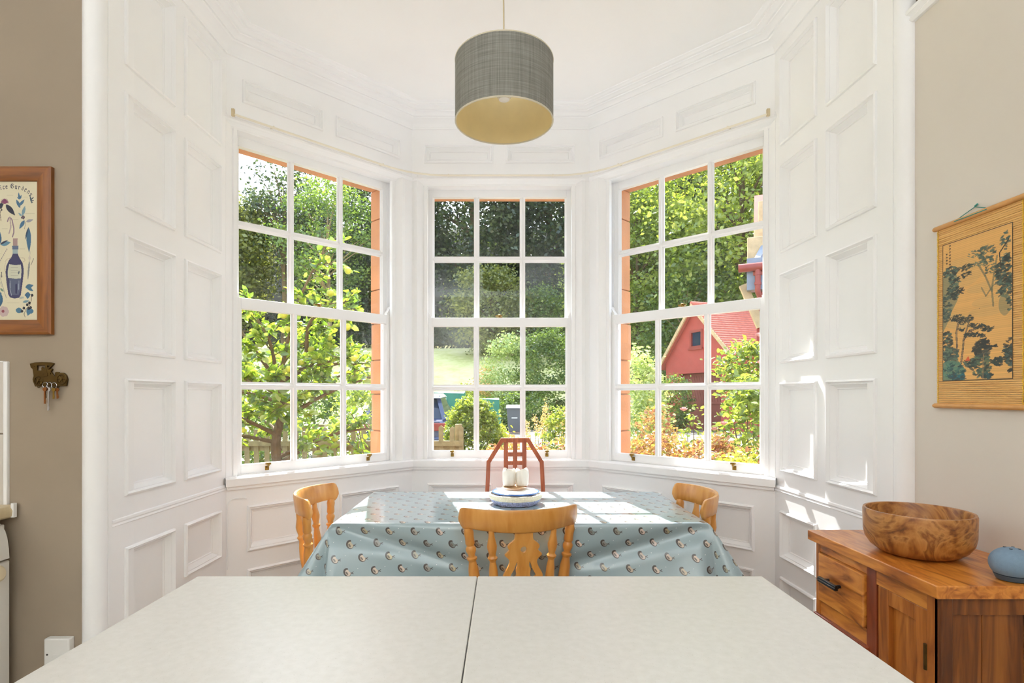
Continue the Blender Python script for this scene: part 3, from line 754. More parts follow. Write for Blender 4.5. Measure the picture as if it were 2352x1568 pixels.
# ------------------------------------------------------------------ pendant lamp
PX, PY = 0.0142, 2.278; PR = 0.2; PZ0, PZ1 = 2.466, 2.711
pl = thing('pendant_lamp', 'pendant lamp with grey linen drum shade and gold lining', 'lamp', (PX, PY, 0))
def ringtube(r, z, rad, n=48): return [(r * math.cos(2 * math.pi * i / n), r * math.sin(2 * math.pi * i / n), z) for i in range(n + 1)]
m = MB(); n = 72
vs = [(PR * math.cos(2 * math.pi * i / n), PR * math.sin(2 * math.pi * i / n), z) for z in (PZ0, PZ1) for i in range(n)]
m.add(vs, [(i, (i + 1) % n, (i + 1) % n + n, i + n) for i in range(n)]); sh = m.build('lamp_shade', 'shade_linen', pl)
m = MB(); r2 = PR - 0.003
vs = [(r2 * math.cos(2 * math.pi * i / n), r2 * math.sin(2 * math.pi * i / n), z) for z in (PZ0, PZ1) for i in range(n)]
m.add(vs, [(i, (i + 1) % n, (i + 1) % n + n, i + n) for i in range(n)]); m.build('shade_lining', 'gold_lining', sh)
for z in (PZ0, PZ1):
    m = MB(); m.tube(ringtube(PR - 0.0015, z, 0.003), 0.0032, 6, cap=False); m.build('shade_rim', 'shade_rim', sh)
m = MB(); m.lathe([(0.004, 0.0), (0.022, 0.004), (0.030, 0.018), (0.030, 0.034), (0.020, 0.055), (0.014, 0.072), (0.014, 0.085)], 24, (0, 0, 2.553)); m.build('light_bulb', 'bulb_glass', pl)
m = MB(); m.lathe([(0.018, 0), (0.020, 0.05), (0.012, 0.075), (0.004, 0.085)], 20, (0, 0, 2.630)); m.build('lamp_holder', 'cream_plastic', pl)
m = MB()
for a in (0, 120, 240):
    m.tube([(0.018 * math.cos(R(a)), 0.018 * math.sin(R(a)), 2.66), ((PR - 0.004) * math.cos(R(a)), (PR - 0.004) * math.sin(R(a)), PZ1 - 0.004)], 0.0018, 6)
m.build('shade_spider', 'steel', pl)
m = MB(); m.tube(smoothpts([(0, 0, 2.71), (-0.001, 0, 2.8), (-0.0025, 0, 3.0), (-0.001, 0, 3.2), (0, 0, CEIL - 0.02)], 5), 0.0032, 8); m.build('cord', 'cord_beige', pl)
m = MB(); m.lathe([(0.05, 0.0), (0.05, -0.008), (0.035, -0.022), (0.010, -0.030)], 28, (0, 0, CEIL)); m.build('ceiling_rose', 'white_matt', pl)

# fill uplighters added unseen behind the camera to brighten the room
UPL = ('added fill uplighter, unseen, in the kitchen corner by the appliances', 'added fill uplighter, unseen, against the beige scroll wall', 'added fill uplighter, unseen, at the rear kitchen wall')
for (lx, ly), lb in zip(FILL_LAMPS, UPL):
    t_ = thing('fill_uplighter', lb, 'lamp', (lx, ly, 0), group='added fill uplighters behind the camera')
    MB().lathe([(0.15, 0), (0.15, 0.02), (0.03, 0.04), (0.0, 0.04)], 28).build('base', 'brass', t_)
    MB().lathe([(0.012, 0.03), (0.012, 2.0)], 12).build('pole', 'brass', t_)
    MB().lathe([(0.02, 1.98), (0.10, 2.02), (0.19, 2.12), (0.20, 2.15), (0.19, 2.15), (0.10, 2.05), (0.0, 2.03)], 32).build('bowl', 'white_matt', t_)
    la = bpy.data.lights.new('fill_lamp', 'AREA'); la.shape = 'DISK'; la.size = 0.32; la.energy = FILL_POWER; la.color = (0.86, 0.95, 1.0)
    lo = bpy.data.objects.new('fill_lamp', la); COL.objects.link(lo); lo.parent = t_; lo.location = (0, 0, 2.14); lo.rotation_euler = (math.pi, 0, 0)
# sky portals in the three window openings
for p, q, uc in ((B, C, UC_L), (C, C2, 0.615), (C2, B2, WL - UC_L)):
    loc, rz, W = frame_of(p, q)
    la = bpy.data.lights.new('window_portal', 'AREA'); la.shape = 'RECTANGLE'; la.size = 1.04; la.size_y = 1.96; la.cycles.is_portal = True
    lo = bpy.data.objects.new('window_portal', la); COL.objects.link(lo)
    c_ = Vector((uc, 0.31, 1.87)); lo.matrix_world = Matrix.Translation(loc) @ Matrix.Rotation(rz, 4, 'Z') @ Matrix.Translation(c_) @ Matrix.Rotation(R(-90), 4, 'X')

# ------------------------------------------------------------------ worktop island
isl = thing('kitchen_worktop', 'pale speckled worktop peninsula in two joined slabs before the dining table', 'worktop', (0, 0, 0))
WZ = 0.90
def wslab(x0, x1): 
    return MB().slab([(x0[0], 0.30), (x1[0], 0.30), (x1[1], 1.392), (x0[1], 1.392)], WZ - 0.032, WZ)
wslab((-0.776, -0.7555), (-0.0663, -0.0590)).build('worktop_slab', 'quartz_top', isl, bevel=0.003, smooth=0)
wslab((-0.0646, -0.0573), (0.648, 0.652)).build('worktop_slab', 'quartz_top', isl, bevel=0.003, smooth=0)
MB().box(-0.0665, -0.0573, 0.31, 1.388, WZ - 0.034, WZ - 0.004).build('joint_filler', 'screw_dark', isl, smooth=0)
MB().box(-0.70, 0.60, 0.33, 1.33, 0.12, WZ - 0.032).build('base_cabinet', 'base_unit', isl, bevel=0.002, smooth=0)
MB().box(-0.66, 0.56, 0.37, 1.29, 0.0, 0.12).build('plinth', 'base_unit', isl, smooth=0)
for x0, x1 in ((-0.695, -0.27), (-0.265, 0.165), (0.17, 0.595)):
    d_ = MB().box(x0, x1, 1.33, 1.35, 0.13, WZ - 0.04).build('door', 'base_unit', isl, bevel=0.003, smooth=0)

# ------------------------------------------------------------------ dining table
TX0, TX1, TY0, TY1, TZ = -0.767, 0.945, 2.518, 3.345, 0.775
tb = thing('dining_table', 'rectangular dining table hidden under the bird print cloth', 'table', ((TX0 + TX1) / 2, (TY0 + TY1) / 2, 0))
hx, hy = (TX1 - TX0) / 2 - 0.016, (TY1 - TY0) / 2 - 0.016
MB().box(-hx, hx, -hy, hy, TZ - 0.035, TZ - 0.007).build('tabletop', 'pine', tb, bevel=0.004, smooth=0)
ap = MB()
for s_ in (-1, 1):
    ap.box(-hx + 0.10, hx - 0.10, s_ * (hy - 0.09) - 0.011, s_ * (hy - 0.09) + 0.011, TZ - 0.12, TZ - 0.035)
    ap.box(s_ * (hx - 0.09) - 0.011, s_ * (hx - 0.09) + 0.011, -hy + 0.10, hy - 0.10, TZ - 0.12, TZ - 0.035)
ap.build('apron', 'pine', tb, smooth=0)
for sx in (-1, 1):
    for sy in (-1, 1):
        lg = MB(); lg.box(sx * (hx - 0.09) - 0.035, sx * (hx - 0.09) + 0.035, sy * (hy - 0.09) - 0.035, sy * (hy - 0.09) + 0.035, TZ - 0.14, TZ - 0.035)
        lg.spindle((sx * (hx - 0.09), sy * (hy - 0.09), TZ - 0.14), (sx * (hx - 0.09), sy * (hy - 0.09), 0), [(0.034, 0), (0.03, 0.04), (0.036, 0.1), (0.022, 0.2), (0.034, 0.45), (0.028, 0.8), (0.034, 0.86), (0.018, 1)])
        lg.build('leg', 'pine', tb)

def cloth():
    W2, H2 = (TX1 - TX0) / 2, (TY1 - TY0) / 2; dr = 0.285
    def axis(h):
        a = [-h - dr + dr * i / 14 for i in range(14)] + [-h + 2 * h * i / 40 for i in range(41)] + [h + dr * (i + 1) / 14 for i in range(14)]
        return a
    ax, ay = axis(W2), axis(H2)
    vs = []; uvs = []
    for a in ax:
        for b in ay:
            da = max(0, abs(a) - W2); db = max(0, abs(b) - H2); sa = 1 if a > 0 else -1; sb = 1 if b > 0 else -1
            x = max(-W2, min(W2, a)); y = max(-H2, min(H2, b)); z = 0.0
            if da > 0 and db > 0:
                r_ = math.hypot(da, db); ph = math.atan2(db, da)
                fl = (0.30 + 0.28 * math.sin(2 * ph) ** 2) * (1.0 if sb < 0 else 0.5)
                ox = r_ * fl * math.cos(ph) ; oy = r_ * fl * math.sin(ph) * 0.75
                dz = r_ * math.sqrt(max(0.05, 1 - fl * fl)) * 0.93
                x += sa * ox; y += sb * oy; z -= dz
            elif db > 0:
                t_ = db / dr; e = max(0.0, 1 - (W2 - abs(a)) / 0.30)
                q = 0.30 * e ** 2 + 0.10
                # diagonal swags running from the corners down to the chair
                u_ = a - 0.0
                swag = 0.030 * math.sin((abs(u_) * 7.2 + db * 9.0) + 0.6 * math.sin(u_ * 5)) * t_ * (1 - 0.6 * e)
                ridge = 0.035 * math.exp(-((db - 0.24 * (1 - abs(u_) / W2) - 0.02) / 0.035) ** 2) * (0.4 + 0.6 * min(1, abs(u_) / 0.4)) if sb < 0 else 0
                o_ = db * q + swag - ridge * 0.9 + 0.006
                if sb < 0: o_ -= 0.05 * t_ * math.exp(-((u_ - 0.02) / 0.28) ** 2)
                y += sb * o_ * (1 if db > 0.02 else db / 0.02); z -= db * 0.985
            elif da > 0:
                t_ = da / dr; e = max(0.0, 1 - (H2 - abs(b)) / 0.25)
                q = 0.30 * e ** 2 + 0.12
                o_ = da * q + 0.022 * math.sin(b * 15 + 1.1) * t_ * (1 - 0.6 * e)
                x += sa * o_; z -= da * 0.98
            rr = 0.008
            vs.append((x, y, z)); uvs.append((a + W2 + 0.02, b + H2 + 0.29))
    n2 = len(ay); fs = []
    for i in range(len(ax) - 1):
        for j in range(n2 - 1): fs.append((i * n2 + j, (i + 1) * n2 + j, (i + 1) * n2 + j + 1, i * n2 + j + 1))
    me = bpy.data.meshes.new('tablecloth'); me.from_pydata(vs, [], fs); me.update()
    uvl = me.uv_layers.new(name='UVMap')
    li = np.empty(len(me.loops), dtype=np.int32); me.loops.foreach_get('vertex_index', li)
    uvl.data.foreach_set('uv', np.array(uvs, dtype=np.float32)[li].ravel())
    me.polygons.foreach_set('use_smooth', [True] * len(me.polygons)); me.set_sharp_from_angle(angle=R(60))
    o = bpy.data.objects.new('tablecloth', me); COL.objects.link(o); fin(o, 'oilcloth', None, ((TX0 + TX1) / 2, (TY0 + TY1) / 2, TZ))
    sub = o.modifiers.new('subdivision', 'SUBSURF'); sub.levels = 1; sub.render_levels = 1
    sol = o.modifiers.new('thickness', 'SOLIDIFY'); sol.thickness = 0.0015; sol.offset = -1
    tag(o, 'grey-blue oilcloth printed with small brown birds, over the dining table', 'tablecloth')
cloth()

# ------------------------------------------------------------------ fiddle-back chairs
def fiddle_chair(label):
    c = thing('fiddleback_chair', label, 'chair', group='pine fiddle-back chairs round the table')
    seat_z = 0.44
    # local: sitter faces +y, backrest bows towards -y
    Rr, tmax = 0.325, R(53)
    def arc(t, z=0.0, r=Rr): return Vector((r * math.sin(t), Rr - r * math.cos(t), z))
    # seat
    out = [(-0.17, 0.055), (-0.21, 0.16), (-0.225, 0.30), (-0.215, 0.41), (-0.15, 0.445), (0, 0.455), (0.15, 0.445), (0.215, 0.41), (0.225, 0.30), (0.21, 0.16), (0.17, 0.055), (0, 0.035)]
    so_ = smoothpts(out, 4, True)
    MB().slab(so_, seat_z - 0.032, seat_z).build('seat', 'pine', c, bevel=0.008)
    for sx in (-1, 1):
        for (y0, y1) in ((0.38, 0.43), (0.11, 0.03)):
            lg = MB(); lg.spindle((sx * 0.155, y0, seat_z - 0.03), (sx * 0.205, y1, 0), [(0.016, 0), (0.017, 0.06), (0.024, 0.16), (0.017, 0.22), (0.023, 0.25), (0.017, 0.28), (0.022, 0.45), (0.024, 0.6), (0.018, 0.72), (0.023, 0.76), (0.018, 0.80), (0.014, 1.0)])
            lg.build('leg', 'pine', c)
        st = MB(); st.spindle((sx * 0.186, 0.405, 0.20), (sx * 0.186, 0.07, 0.20), [(0.009, 0), (0.013, 0.3), (0.018, 0.5), (0.013, 0.7), (0.009, 1)]); st.build('stretcher', 'pine', c)
    st = MB(); st.spindle((-0.182, 0.25, 0.20), (0.182, 0.25, 0.20), [(0.009, 0), (0.013, 0.3), (0.018, 0.5), (0.013, 0.7), (0.009, 1)]); st.build('stretcher', 'pine', c)
    # crest rail: bowed board with scrolled ends
    m = MB(); nn = 56; rows = []
    for i in range(nn + 1):
        u = -1 + 2 * i / nn; t = u * tmax; a = abs(u)
        zt = 0.862 + 0.004 * math.cos(u * math.pi / 2); zb = 0.771 - 0.004 * math.cos(u * math.pi)
        if a > 0.90:
            f = (a - 0.90) / 0.10
            zt -= 0.034 * (1 - math.sqrt(max(0, 1 - f * f))); zb += 0.020 * f * f
        if 0.80 < a <= 1.0: zb -= 0.010 * math.sin((a - 0.80) / 0.2 * math.pi)
        th = 0.026 * (1 - 0.35 * a ** 6)
        lean = 0.012
        ring = []
        for (dr_, z) in ((-1, zb + 0.006), (-0.55, zb), (0.55, zb), (1, zb + 0.006), (1, (zt + zb) / 2), (0.9, zt - 0.012), (0.5, zt), (-0.5, zt), (-0.9, zt - 0.012), (-1, (zt + zb) / 2)):
            r_ = Rr + dr_ * th / 2 + lean * (z - 0.78) / 0.08
            ring.append((r_ * math.sin(t), Rr - r_ * math.cos(t), z))
        rows.append(ring)
    k = len(rows[0]); vs = [p for r_ in rows for p in r_]
    fs = [(i * k + j, (i + 1) * k + j, (i + 1) * k + (j + 1) % k, i * k + (j + 1) % k) for i in range(nn) for j in range(k)]
    fs += [tuple(reversed(range(k))), tuple(nn * k + j for j in range(k))]
    m.add(vs, fs); m.build('crest_rail', 'pine', c, smooth=50)
    outer = [(0.017, 0), (0.017, 0.05), (0.020, 0.12), (0.022, 0.28), (0.020, 0.46), (0.014, 0.57), (0.020, 0.60), (0.020, 0.615), (0.014, 0.63), (0.013, 0.65), (0.019, 0.70), (0.020, 0.735), (0.014, 0.77), (0.018, 0.80), (0.017, 0.88), (0.019, 0.94), (0.015, 1.0)]
    inner = [(0.011, 0), (0.012, 0.05), (0.016, 0.09), (0.011, 0.13), (0.014, 0.2), (0.017, 0.36), (0.015, 0.5), (0.011, 0.60), (0.017, 0.635), (0.018, 0.65), (0.013, 0.67), (0.012, 0.69), (0.017, 0.76), (0.018, 0.80), (0.011, 0.92), (0.010, 1.0)]
    for sx in (-1, 1):
        p1 = arc(sx * R(45), 0.776); p0 = Vector((sx * 0.185, 0.10, seat_z - 0.005))
        MB().spindle(p0, p1, [(r_ * 1.15, t) for r_, t in outer], 14).build('back_post', 'pine', c)
        p1 = arc(sx * R(25), 0.776); p0 = Vector((sx * 0.115, 0.065, seat_z - 0.005))
        MB().spindle(p0, p1, [(r_ * 1.2, t) for r_, t in inner], 14).build('spindle', 'pine', c)
    # pierced fiddle splat
    half = [(0.034, 0.800), (0.034, 0.775), (0.038, 0.760), (0.052, 0.748), (0.060, 0.738), (0.060, 0.728), (0.055, 0.718), (0.062, 0.708), (0.071, 0.697), (0.060, 0.684), (0.053, 0.672), (0.054, 0.655), (0.064, 0.632), (0.074, 0.612), (0.076, 0.598), (0.070, 0.585), (0.058, 0.570), (0.050, 0.55), (0.050, 0.50), (0.056, seat_z)]
    half = [(x * 1.12, z - 0.026 if seat_z + 0.03 < z < 0.79 else z) for x, z in half]
    half = smoothpts(half, 3)
    outl = [(x, z) for x, z in half] + [(-x, z) for x, z in reversed(half)]
    tear = smoothpts([(0.024, 0.668), (0.030, 0.655), (0.036, 0.635), (0.046, 0.615), (0.050, 0.602), (0.042, 0.594), (0.030, 0.598), (0.026, 0.612), (0.028, 0.630), (0.022, 0.650)], 3, True)
    lower = smoothpts([(0.0, 0.575), (0.016, 0.54), (0.014, 0.50), (0.0, 0.475), (-0.014, 0.50), (-0.016, 0.54)], 3, True)
    tear = [(x * 1.12, z - 0.026) for x, z in tear]; lower = [(x, z - 0.02) for x, z in lower]
    sp = flat_shape('splat', [outl, circle(0, 0.694, 0.0145), tear, [(-x, z) for x, z in tear], lower], 0.014, 'pine', c, bevel=0.001)
    # follow the rake of the back
    for v in sp.data.vertices:
        v.co.y += 0.045 * (0.80 - v.co.z) / 0.36 + 0.004
    return c
ch = fiddle_chair('pine fiddle-back chair with its back to the pale worktop')
ch.location = (0.100, 2.365, 0); ch.rotation_euler[2] = R(9)
c2 = copy_tree(ch); c2['label'] = 'pine fiddle-back chair at the table end by the apple tree window'; c2.location = (-1.025, 2.86, 0); c2.rotation_euler[2] = R(-90 + 3)
c3 = copy_tree(ch); c3['label'] = 'pine fiddle-back chair at the table end by the red garage window'; c3.location = (1.078, 2.86, 0); c3.rotation_euler[2] = R(90 - 3)

# ------------------------------------------------------------------ tall-backed lattice chair
mc = thing('lattice_chair', 'tall red-brown chair with angular frame and square lattice back', 'chair', (0.094, 3.64, 0))
def framebar(a, b, wd=0.026, th=0.026): return MB().bar(a, b, wd, th, (0, 1, 0))
for sx in (-1, 1):
    framebar((sx * 0.200, 0.03, 0.0), (sx * 0.194, 0.0, 0.45)).build('back_leg', 'mission_wood', mc, bevel=0.002)
    framebar((sx * 0.194, 0, 0.45), (sx * 0.1725, -0.01, 0.925), 0.026).build('back_post', 'mission_wood', mc, bevel=0.002)
    framebar((sx * 0.1735, -0.01, 0.915), (sx * 0.084, -0.015, 1.062), 0.026).build('shoulder_rail', 'mission_wood', mc, bevel=0.002)
    framebar((sx * 0.19, -0.40, 0.0), (sx * 0.19, -0.40, 0.43), 0.036, 0.036).build('front_leg', 'mission_wood', mc, bevel=0.002)
    framebar((sx * 0.19, -0.39, 0.40), (sx * 0.192, 0.0, 0.40), 0.022, 0.05).build('seat_rail', 'mission_wood', mc)
framebar((-0.094, -0.015, 1.060), (0.094, -0.015, 1.060), 0.030, 0.026).build('top_rail', 'mission_wood', mc, bevel=0.002)
framebar((-0.19, -0.40, 0.40), (0.19, -0.40, 0.40), 0.05, 0.022).build('seat_rail', 'mission_wood', mc)
framebar((-0.192, 0.0, 0.40), (0.192, 0.0, 0.40), 0.05, 0.022).build('seat_rail', 'mission_wood', mc)
for x in (-0.060, 0.0, 0.060):
    framebar((x, -0.005, 0.44), (x, -0.013, 1.05), 0.028, 0.012).build('back_slat', 'mission_wood', mc, bevel=0.001)
for z in (0.967, 0.912, 0.857, 0.80, 0.70, 0.60):
    framebar((-0.06, -0.011, z), (0.06, -0.011, z), 0.026, 0.009).build('cross_slat', 'mission_wood', mc, bevel=0.001)
MB().box(-0.205, 0.205, -0.42, 0.0, 0.425, 0.455).build('seat', 'mission_wood', mc, bevel=0.006)

# ------------------------------------------------------------------ basket with plate, paper, beakers
BX, BY = 0.079, 2.972
bk = thing('woven_basket', 'shallow round woven basket in blue and cream on the tablecloth', 'basket', (BX, BY, TZ + 0.002))
coils = [('basket_mixed', 0.112, 0.006), ('basket_mixed', 0.120, 0.015), ('basket_mixed', 0.127, 0.024), ('basket_white', 0.132, 0.033), ('basket_white', 0.136, 0.042), ('basket_white', 0.137, 0.050)]
for mt, r_, z in coils:
    m = MB(); m.tube([(r_ * math.cos(R(a)), r_ * math.sin(R(a)), z + 0.0008 * math.sin(R(a * 9))) for a in range(0, 361, 6)], 0.0062, 8, cap=False); m.build('coil', mt, bk)
m = MB(); m.lathe([(0.0, 0.004), (0.112, 0.004), (0.112, 0.009), (0.0, 0.009)], 36); m.build('base', 'basket_mixed', bk)
pt = thing('dinner_plate', 'white plate with bright blue rim lying in the woven basket', 'plate', (BX + 0.001, BY + 0.002, TZ + 0.046))
m = MB(); m.lathe([(0.0, 0.0), (0.075, 0.0), (0.085, 0.004), (0.122, 0.017), (0.122, 0.020), (0.084, 0.008), (0.074, 0.005), (0.0, 0.005)], 48); m.build('dish', 'paper_white', pt)
m = MB(); m.tube([(0.122 * math.cos(R(a)), 0.122 * math.sin(R(a)), 0.0185) for a in range(0, 361, 5)], 0.0036, 8, cap=False); m.build('rim', 'plate_blue', pt)
# folded papers on the plate
def paper(nm, mat, lab, cat, x, y, z, w_, l_, ang, curl, group=None):
    m = MB()
    def fn(u, v):
        xx = (u - 0.5) * w_; yy = (v - 0.5) * l_
        return (xx, yy, curl * math.cos(u * math.pi * 2.2 + v * 2) * 0.5 + curl * 0.5 * (v - 0.5) ** 2 * 3)
    m.grid(fn, 10, 6)
    o = m.build(nm, mat, None, (BX + x, BY + y, z), ang); sm_ = o.modifiers.new('thickness', 'SOLIDIFY'); sm_.thickness = 0.003
    return tag(o, lab, cat, group)
paper('paper_napkin', 'paper_white', 'crumpled white paper napkin on the blue-rimmed plate', 'napkin', 0.0, 0.004, TZ + 0.074, 0.15, 0.15, 0.5, 0.008)
paper('card_sheet', 'kraft_card', 'folded brown card under the two white beakers', 'card', -0.006, -0.022, TZ + 0.088, 0.118, 0.085, 0.12, 0.008)
def beaker(x, y, seed, lab):
    r_ = random.Random(seed); m = MB(); n = 40; prof = [(0.028, 0.0), (0.032, 0.004), (0.034, 0.03), (0.035, 0.055), (0.034, 0.078), (0.030, 0.086), (0.026, 0.080), (0.026, 0.02), (0.0, 0.016)]
    ph = r_.uniform(0, 6)
    def fn(u, v):
        i = v * (len(prof) - 1); a = int(min(i, len(prof) - 2)); f = i - a
        rr = prof[a][0] * (1 - f) + prof[a + 1][0] * f; z = prof[a][1] * (1 - f) + prof[a + 1][1] * f
        th = 2 * math.pi * u
        rr *= 1 + 0.055 * math.sin(7 * th + ph + z * 18) + 0.03 * math.sin(3 * th + ph * 2)
        z += 0.006 * math.sin(3 * th + ph) * (z / 0.08)
        return (rr * math.cos(th), rr * math.sin(th), z)
    m.grid(fn, n, 24)
    o = m.build('ceramic_beaker', 'ceramic_white', None, (BX + x, BY + y, TZ + 0.096))
    return tag(o, lab, 'beaker', 'crinkled beakers in the basket')
beaker(-0.036, 0.0, 1, 'crinkled white ceramic beaker with a round dimple, nearer the apple tree window')
beaker(0.036, 0.002, 2, 'crinkled white ceramic beaker with a peaked lip, nearer the garage window')

# ------------------------------------------------------------------ sideboard
SX0, SX1, SY0, SY1, SZ = 1.144, ROOM_R - 0.004, 1.462, 2.08, 0.85
sb = thing('wooden_sideboard', 'small reddish-brown wooden sideboard against the beige wall', 'sideboard', (SX0, SY0, 0))
LX, LY = SX1 - SX0, SY1 - SY0
MB().box(0, LX, 0, LY, SZ - 0.035, SZ).build('top', 'sheesham', sb, bevel=0.003, smooth=0)
f0 = 0.02       # carcass face
bx_ = MB(); bx_.box(f0 + 0.036, LX - 0.002, 0.037, LY - 0.03, 0.06, SZ - 0.035)
bx_.build('carcass', 'sheesham_dark', sb, smooth=0)
zt = SZ - 0.035
for y0, y1, mt in ((0.022, 0.062, 'sheesham_up'), (0.268, 0.313, 'sheesham_red'), (LY - 0.046, LY - 0.022, 'sheesham_up')):
    MB().box(f0, f0 + 0.035, y0, y1, 0.0, zt).build('stile', mt, sb, bevel=0.002, smooth=0)
MB().box(f0 + 0.002, f0 + 0.035, 0.062, 0.268, 0.765, zt).build('rail', 'sheesham', sb, smooth=0)
MB().box(f0 + 0.002, f0 + 0.035, 0.313, LY - 0.046, 0.782, zt).build('rail', 'sheesham', sb, smooth=0)
MB().box(f0 + 0.003, f0 + 0.035, 0.313, LY - 0.046, 0.555, 0.607).build('rail', 'sheesham', sb, smooth=0)
MB().box(f0 - 0.012, f0 + 0.035, 0.300, LY - 0.022, 0.536, 0.556).build('ledge', 'sheesham_red', sb, bevel=0.004, smooth=0)
MB().box(f0 + 0.002, f0 + 0.035, 0.062, LY - 0.046, 0.06, 0.12).build('rail', 'sheesham', sb, smooth=0)
dw = MB().box(f0 - 0.010, f0 + 0.03, 0.315, LY - 0.052, 0.609, 0.780).build('drawer_front', 'sheesham', sb, bevel=0.004, smooth=0)
hd = MB(); hz = 0.700; hy0, hy1 = 0.415, 0.520
hd.box(f0 - 0.040, f0 - 0.028, hy0, hy1, hz - 0.009, hz + 0.009)
hd.box(f0 - 0.043, f0 - 0.025, hy0, hy1, hz - 0.002, hz + 0.002)
for y in (hy0 + 0.02, hy1 - 0.02): hd.tube([(f0 - 0.032, y, hz), (f0 - 0.008, y, hz)], 0.006, 10)
hd.build('drawer_handle', 'black_metal', dw, bevel=0.002)
# framed door with sunk panel
dr_ = MB(); y0, y1, z0, z1 = 0.064, 0.264, 0.122, 0.763; s_ = 0.045
dr_.box(f0 + 0.004, f0 + 0.028, y0, y0 + s_, z0, z1); dr_.box(f0 + 0.004, f0 + 0.028, y1 - s_, y1, z0, z1)
dr_.box(f0 + 0.004, f0 + 0.028, y0 + s_, y1 - s_, z1 - s_, z1); dr_.box(f0 + 0.004, f0 + 0.028, y0 + s_, y1 - s_, z0, z0 + s_)
do_ = dr_.build('door', 'sheesham_up', sb, bevel=0.002, smooth=0)
MB().box(f0 + 0.020, f0 + 0.03, y0 + s_, y1 - s_, z0 + s_, z1 - s_).build('door_panel', 'sheesham_up', do_, smooth=0)
hg = MB(); hg.tube([(f0 + 0.001, y0 + 0.002, 0.60), (f0 + 0.001, y0 + 0.002, 0.67)], 0.006, 10); hg.build('hinge', 'dark_brass', do_)
# framed end panel with planks
MB().box(f0, f0 + 0.03, 0.010, 0.035, 0, zt).build('end_stile', 'sheesham_dark', sb, bevel=0.002, smooth=0)
MB().box(LX - 0.045, LX - 0.004, 0.010, 0.035, 0, zt).build('end_stile', 'sheesham_dark', sb, bevel=0.002, smooth=0)
MB().box(f0 + 0.03, LX - 0.045, 0.012, 0.035, zt - 0.045, zt).build('end_rail', 'sheesham_dark', sb, smooth=0)
MB().box(f0 + 0.03, LX - 0.045, 0.012, 0.035, 0.06, 0.12).build('end_rail', 'sheesham_dark', sb, smooth=0)
xs = [f0 + 0.03, f0 + 0.115, f0 + 0.225, LX - 0.045]
for a, b in zip(xs[:-1], xs[1:]): MB().box(a + 0.0008, b - 0.0008, 0.020, 0.036, 0.12, zt - 0.045).build('plank', 'sheesham_dark', sb, bevel=0.0015, smooth=0)

# olive-wood bowl
bw = MB(); prof = [(0.0, 0.0), (0.092, 0.0), (0.106, 0.005), (0.128, 0.022), (0.142, 0.044), (0.1465, 0.066), (0.148, 0.130), (0.146, 0.136), (0.139, 0.136), (0.137, 0.131), (0.136, 0.070), (0.126, 0.042), (0.096, 0.020), (0.0, 0.015)]
bw.lathe(prof, 96)
tag(bw.build('wooden_bowl', 'olive_wood', None, (1.322, 1.768, SZ + 0.001)), 'swirly-grained round wooden bowl on the sideboard', 'bowl')
# ball speaker
bs = thing('smart_speaker', 'small blue-grey fabric ball speaker on the sideboard corner', 'speaker', (1.386, 1.512, SZ + 0.0005))
bs.scale = (0.93, 0.93, 0.93)
m = MB(); pr = []
for i in range(2, 25):
    a = -math.pi / 2 + math.pi * i / 24; pr.append((0.0535 * math.cos(a) if i < 24 else 0.0, 0.0475 + 0.047 * math.sin(a)))
pr = [p for p in pr if p[1] > 0.016]; m.lathe(pr, 48); m.build('fabric_body', 'speaker_blue', bs)
m = MB(); m.lathe([(0.030, 0.0), (0.036, 0.002), (0.0425, 0.0165), (0.0, 0.0165)], 40); m.build('base', 'speaker_base', bs)
m = MB()
for a in (40, 130, 220, 310): m.lathe([(0.004, 0), (0.004, 0.002), (0, 0.0022)], 12, (0.016 * math.cos(R(a)), 0.016 * math.sin(R(a)), 0.0918))
m.build('button', 'speaker_base', bs)

# ------------------------------------------------------------------ kitchen run at the left edge
kr = thing('washing_machine', 'white washing machine with pale knob under the kitchen worktop', 'washing machine', (-1.838, WALLY - 0.03, 0))
MB().box(-0.58, 0.0, -0.6, 0.0, 0.02, 0.735).build('body', 'appliance_white', kr, bevel=0.006)
m = MB(); pf = [(0.0, 0.742), (0.006, 0.744), (0.004, 0.78), (-0.002, 0.82), (-0.010, 0.846), (-0.028, 0.872), (-0.05, 0.872), (-0.05, 0.742)]
k = len(pf); m.add([(x, -0.6, z) for x, z in pf] + [(x, -0.01, z) for x, z in pf], [tuple(range(k)), tuple(reversed(range(k, 2 * k)))] + [(i, i + k, (i + 1) % k + k, (i + 1) % k) for i in range(k)])
m.build('control_panel', 'appliance_white', kr, smooth=25)
MB().box(-0.58, -0.02, -0.6, 0.0, 0.735, 0.868).build('lid', 'appliance_white', kr, bevel=0.004)
m = MB(); m.lathe([(0.014, -0.004), (0.016, 0.006), (0.027, 0.012), (0.029, 0.026), (0.022, 0.032), (0, 0.033)], 20, (0.0, -0.075, 0.702), Matrix.Rotation(R(80), 4, 'Y')); m.build('knob', 'cream_plastic', kr)
cw = thing('kitchen_counter', 'pale laminate kitchen counter end with rounded edge below the tiles', 'counter', (-1.835, WALLY - 0.013, 0))
m = MB(); pf = [(-0.6, 0.890), (-0.012, 0.890), (0.0, 0.898), (0.003, 0.918), (-0.006, 0.934), (-0.02, 0.938), (-0.6, 0.938)]
k = len(pf); m.add([(x, -1.3, z) for x, z in pf] + [(x, 0.0, z) for x, z in pf], [tuple(range(k)), tuple(reversed(range(k, 2 * k)))] + [(i, i + k, (i + 1) % k + k, (i + 1) % k) for i in range(k)])
m.build('laminate_top', 'laminate_edge', cw, smooth=40)
MB().box(-0.58, -0.03, -1.28, -0.65, 0.0, 0.890).build('base_unit', 'base_unit', cw, bevel=0.003)
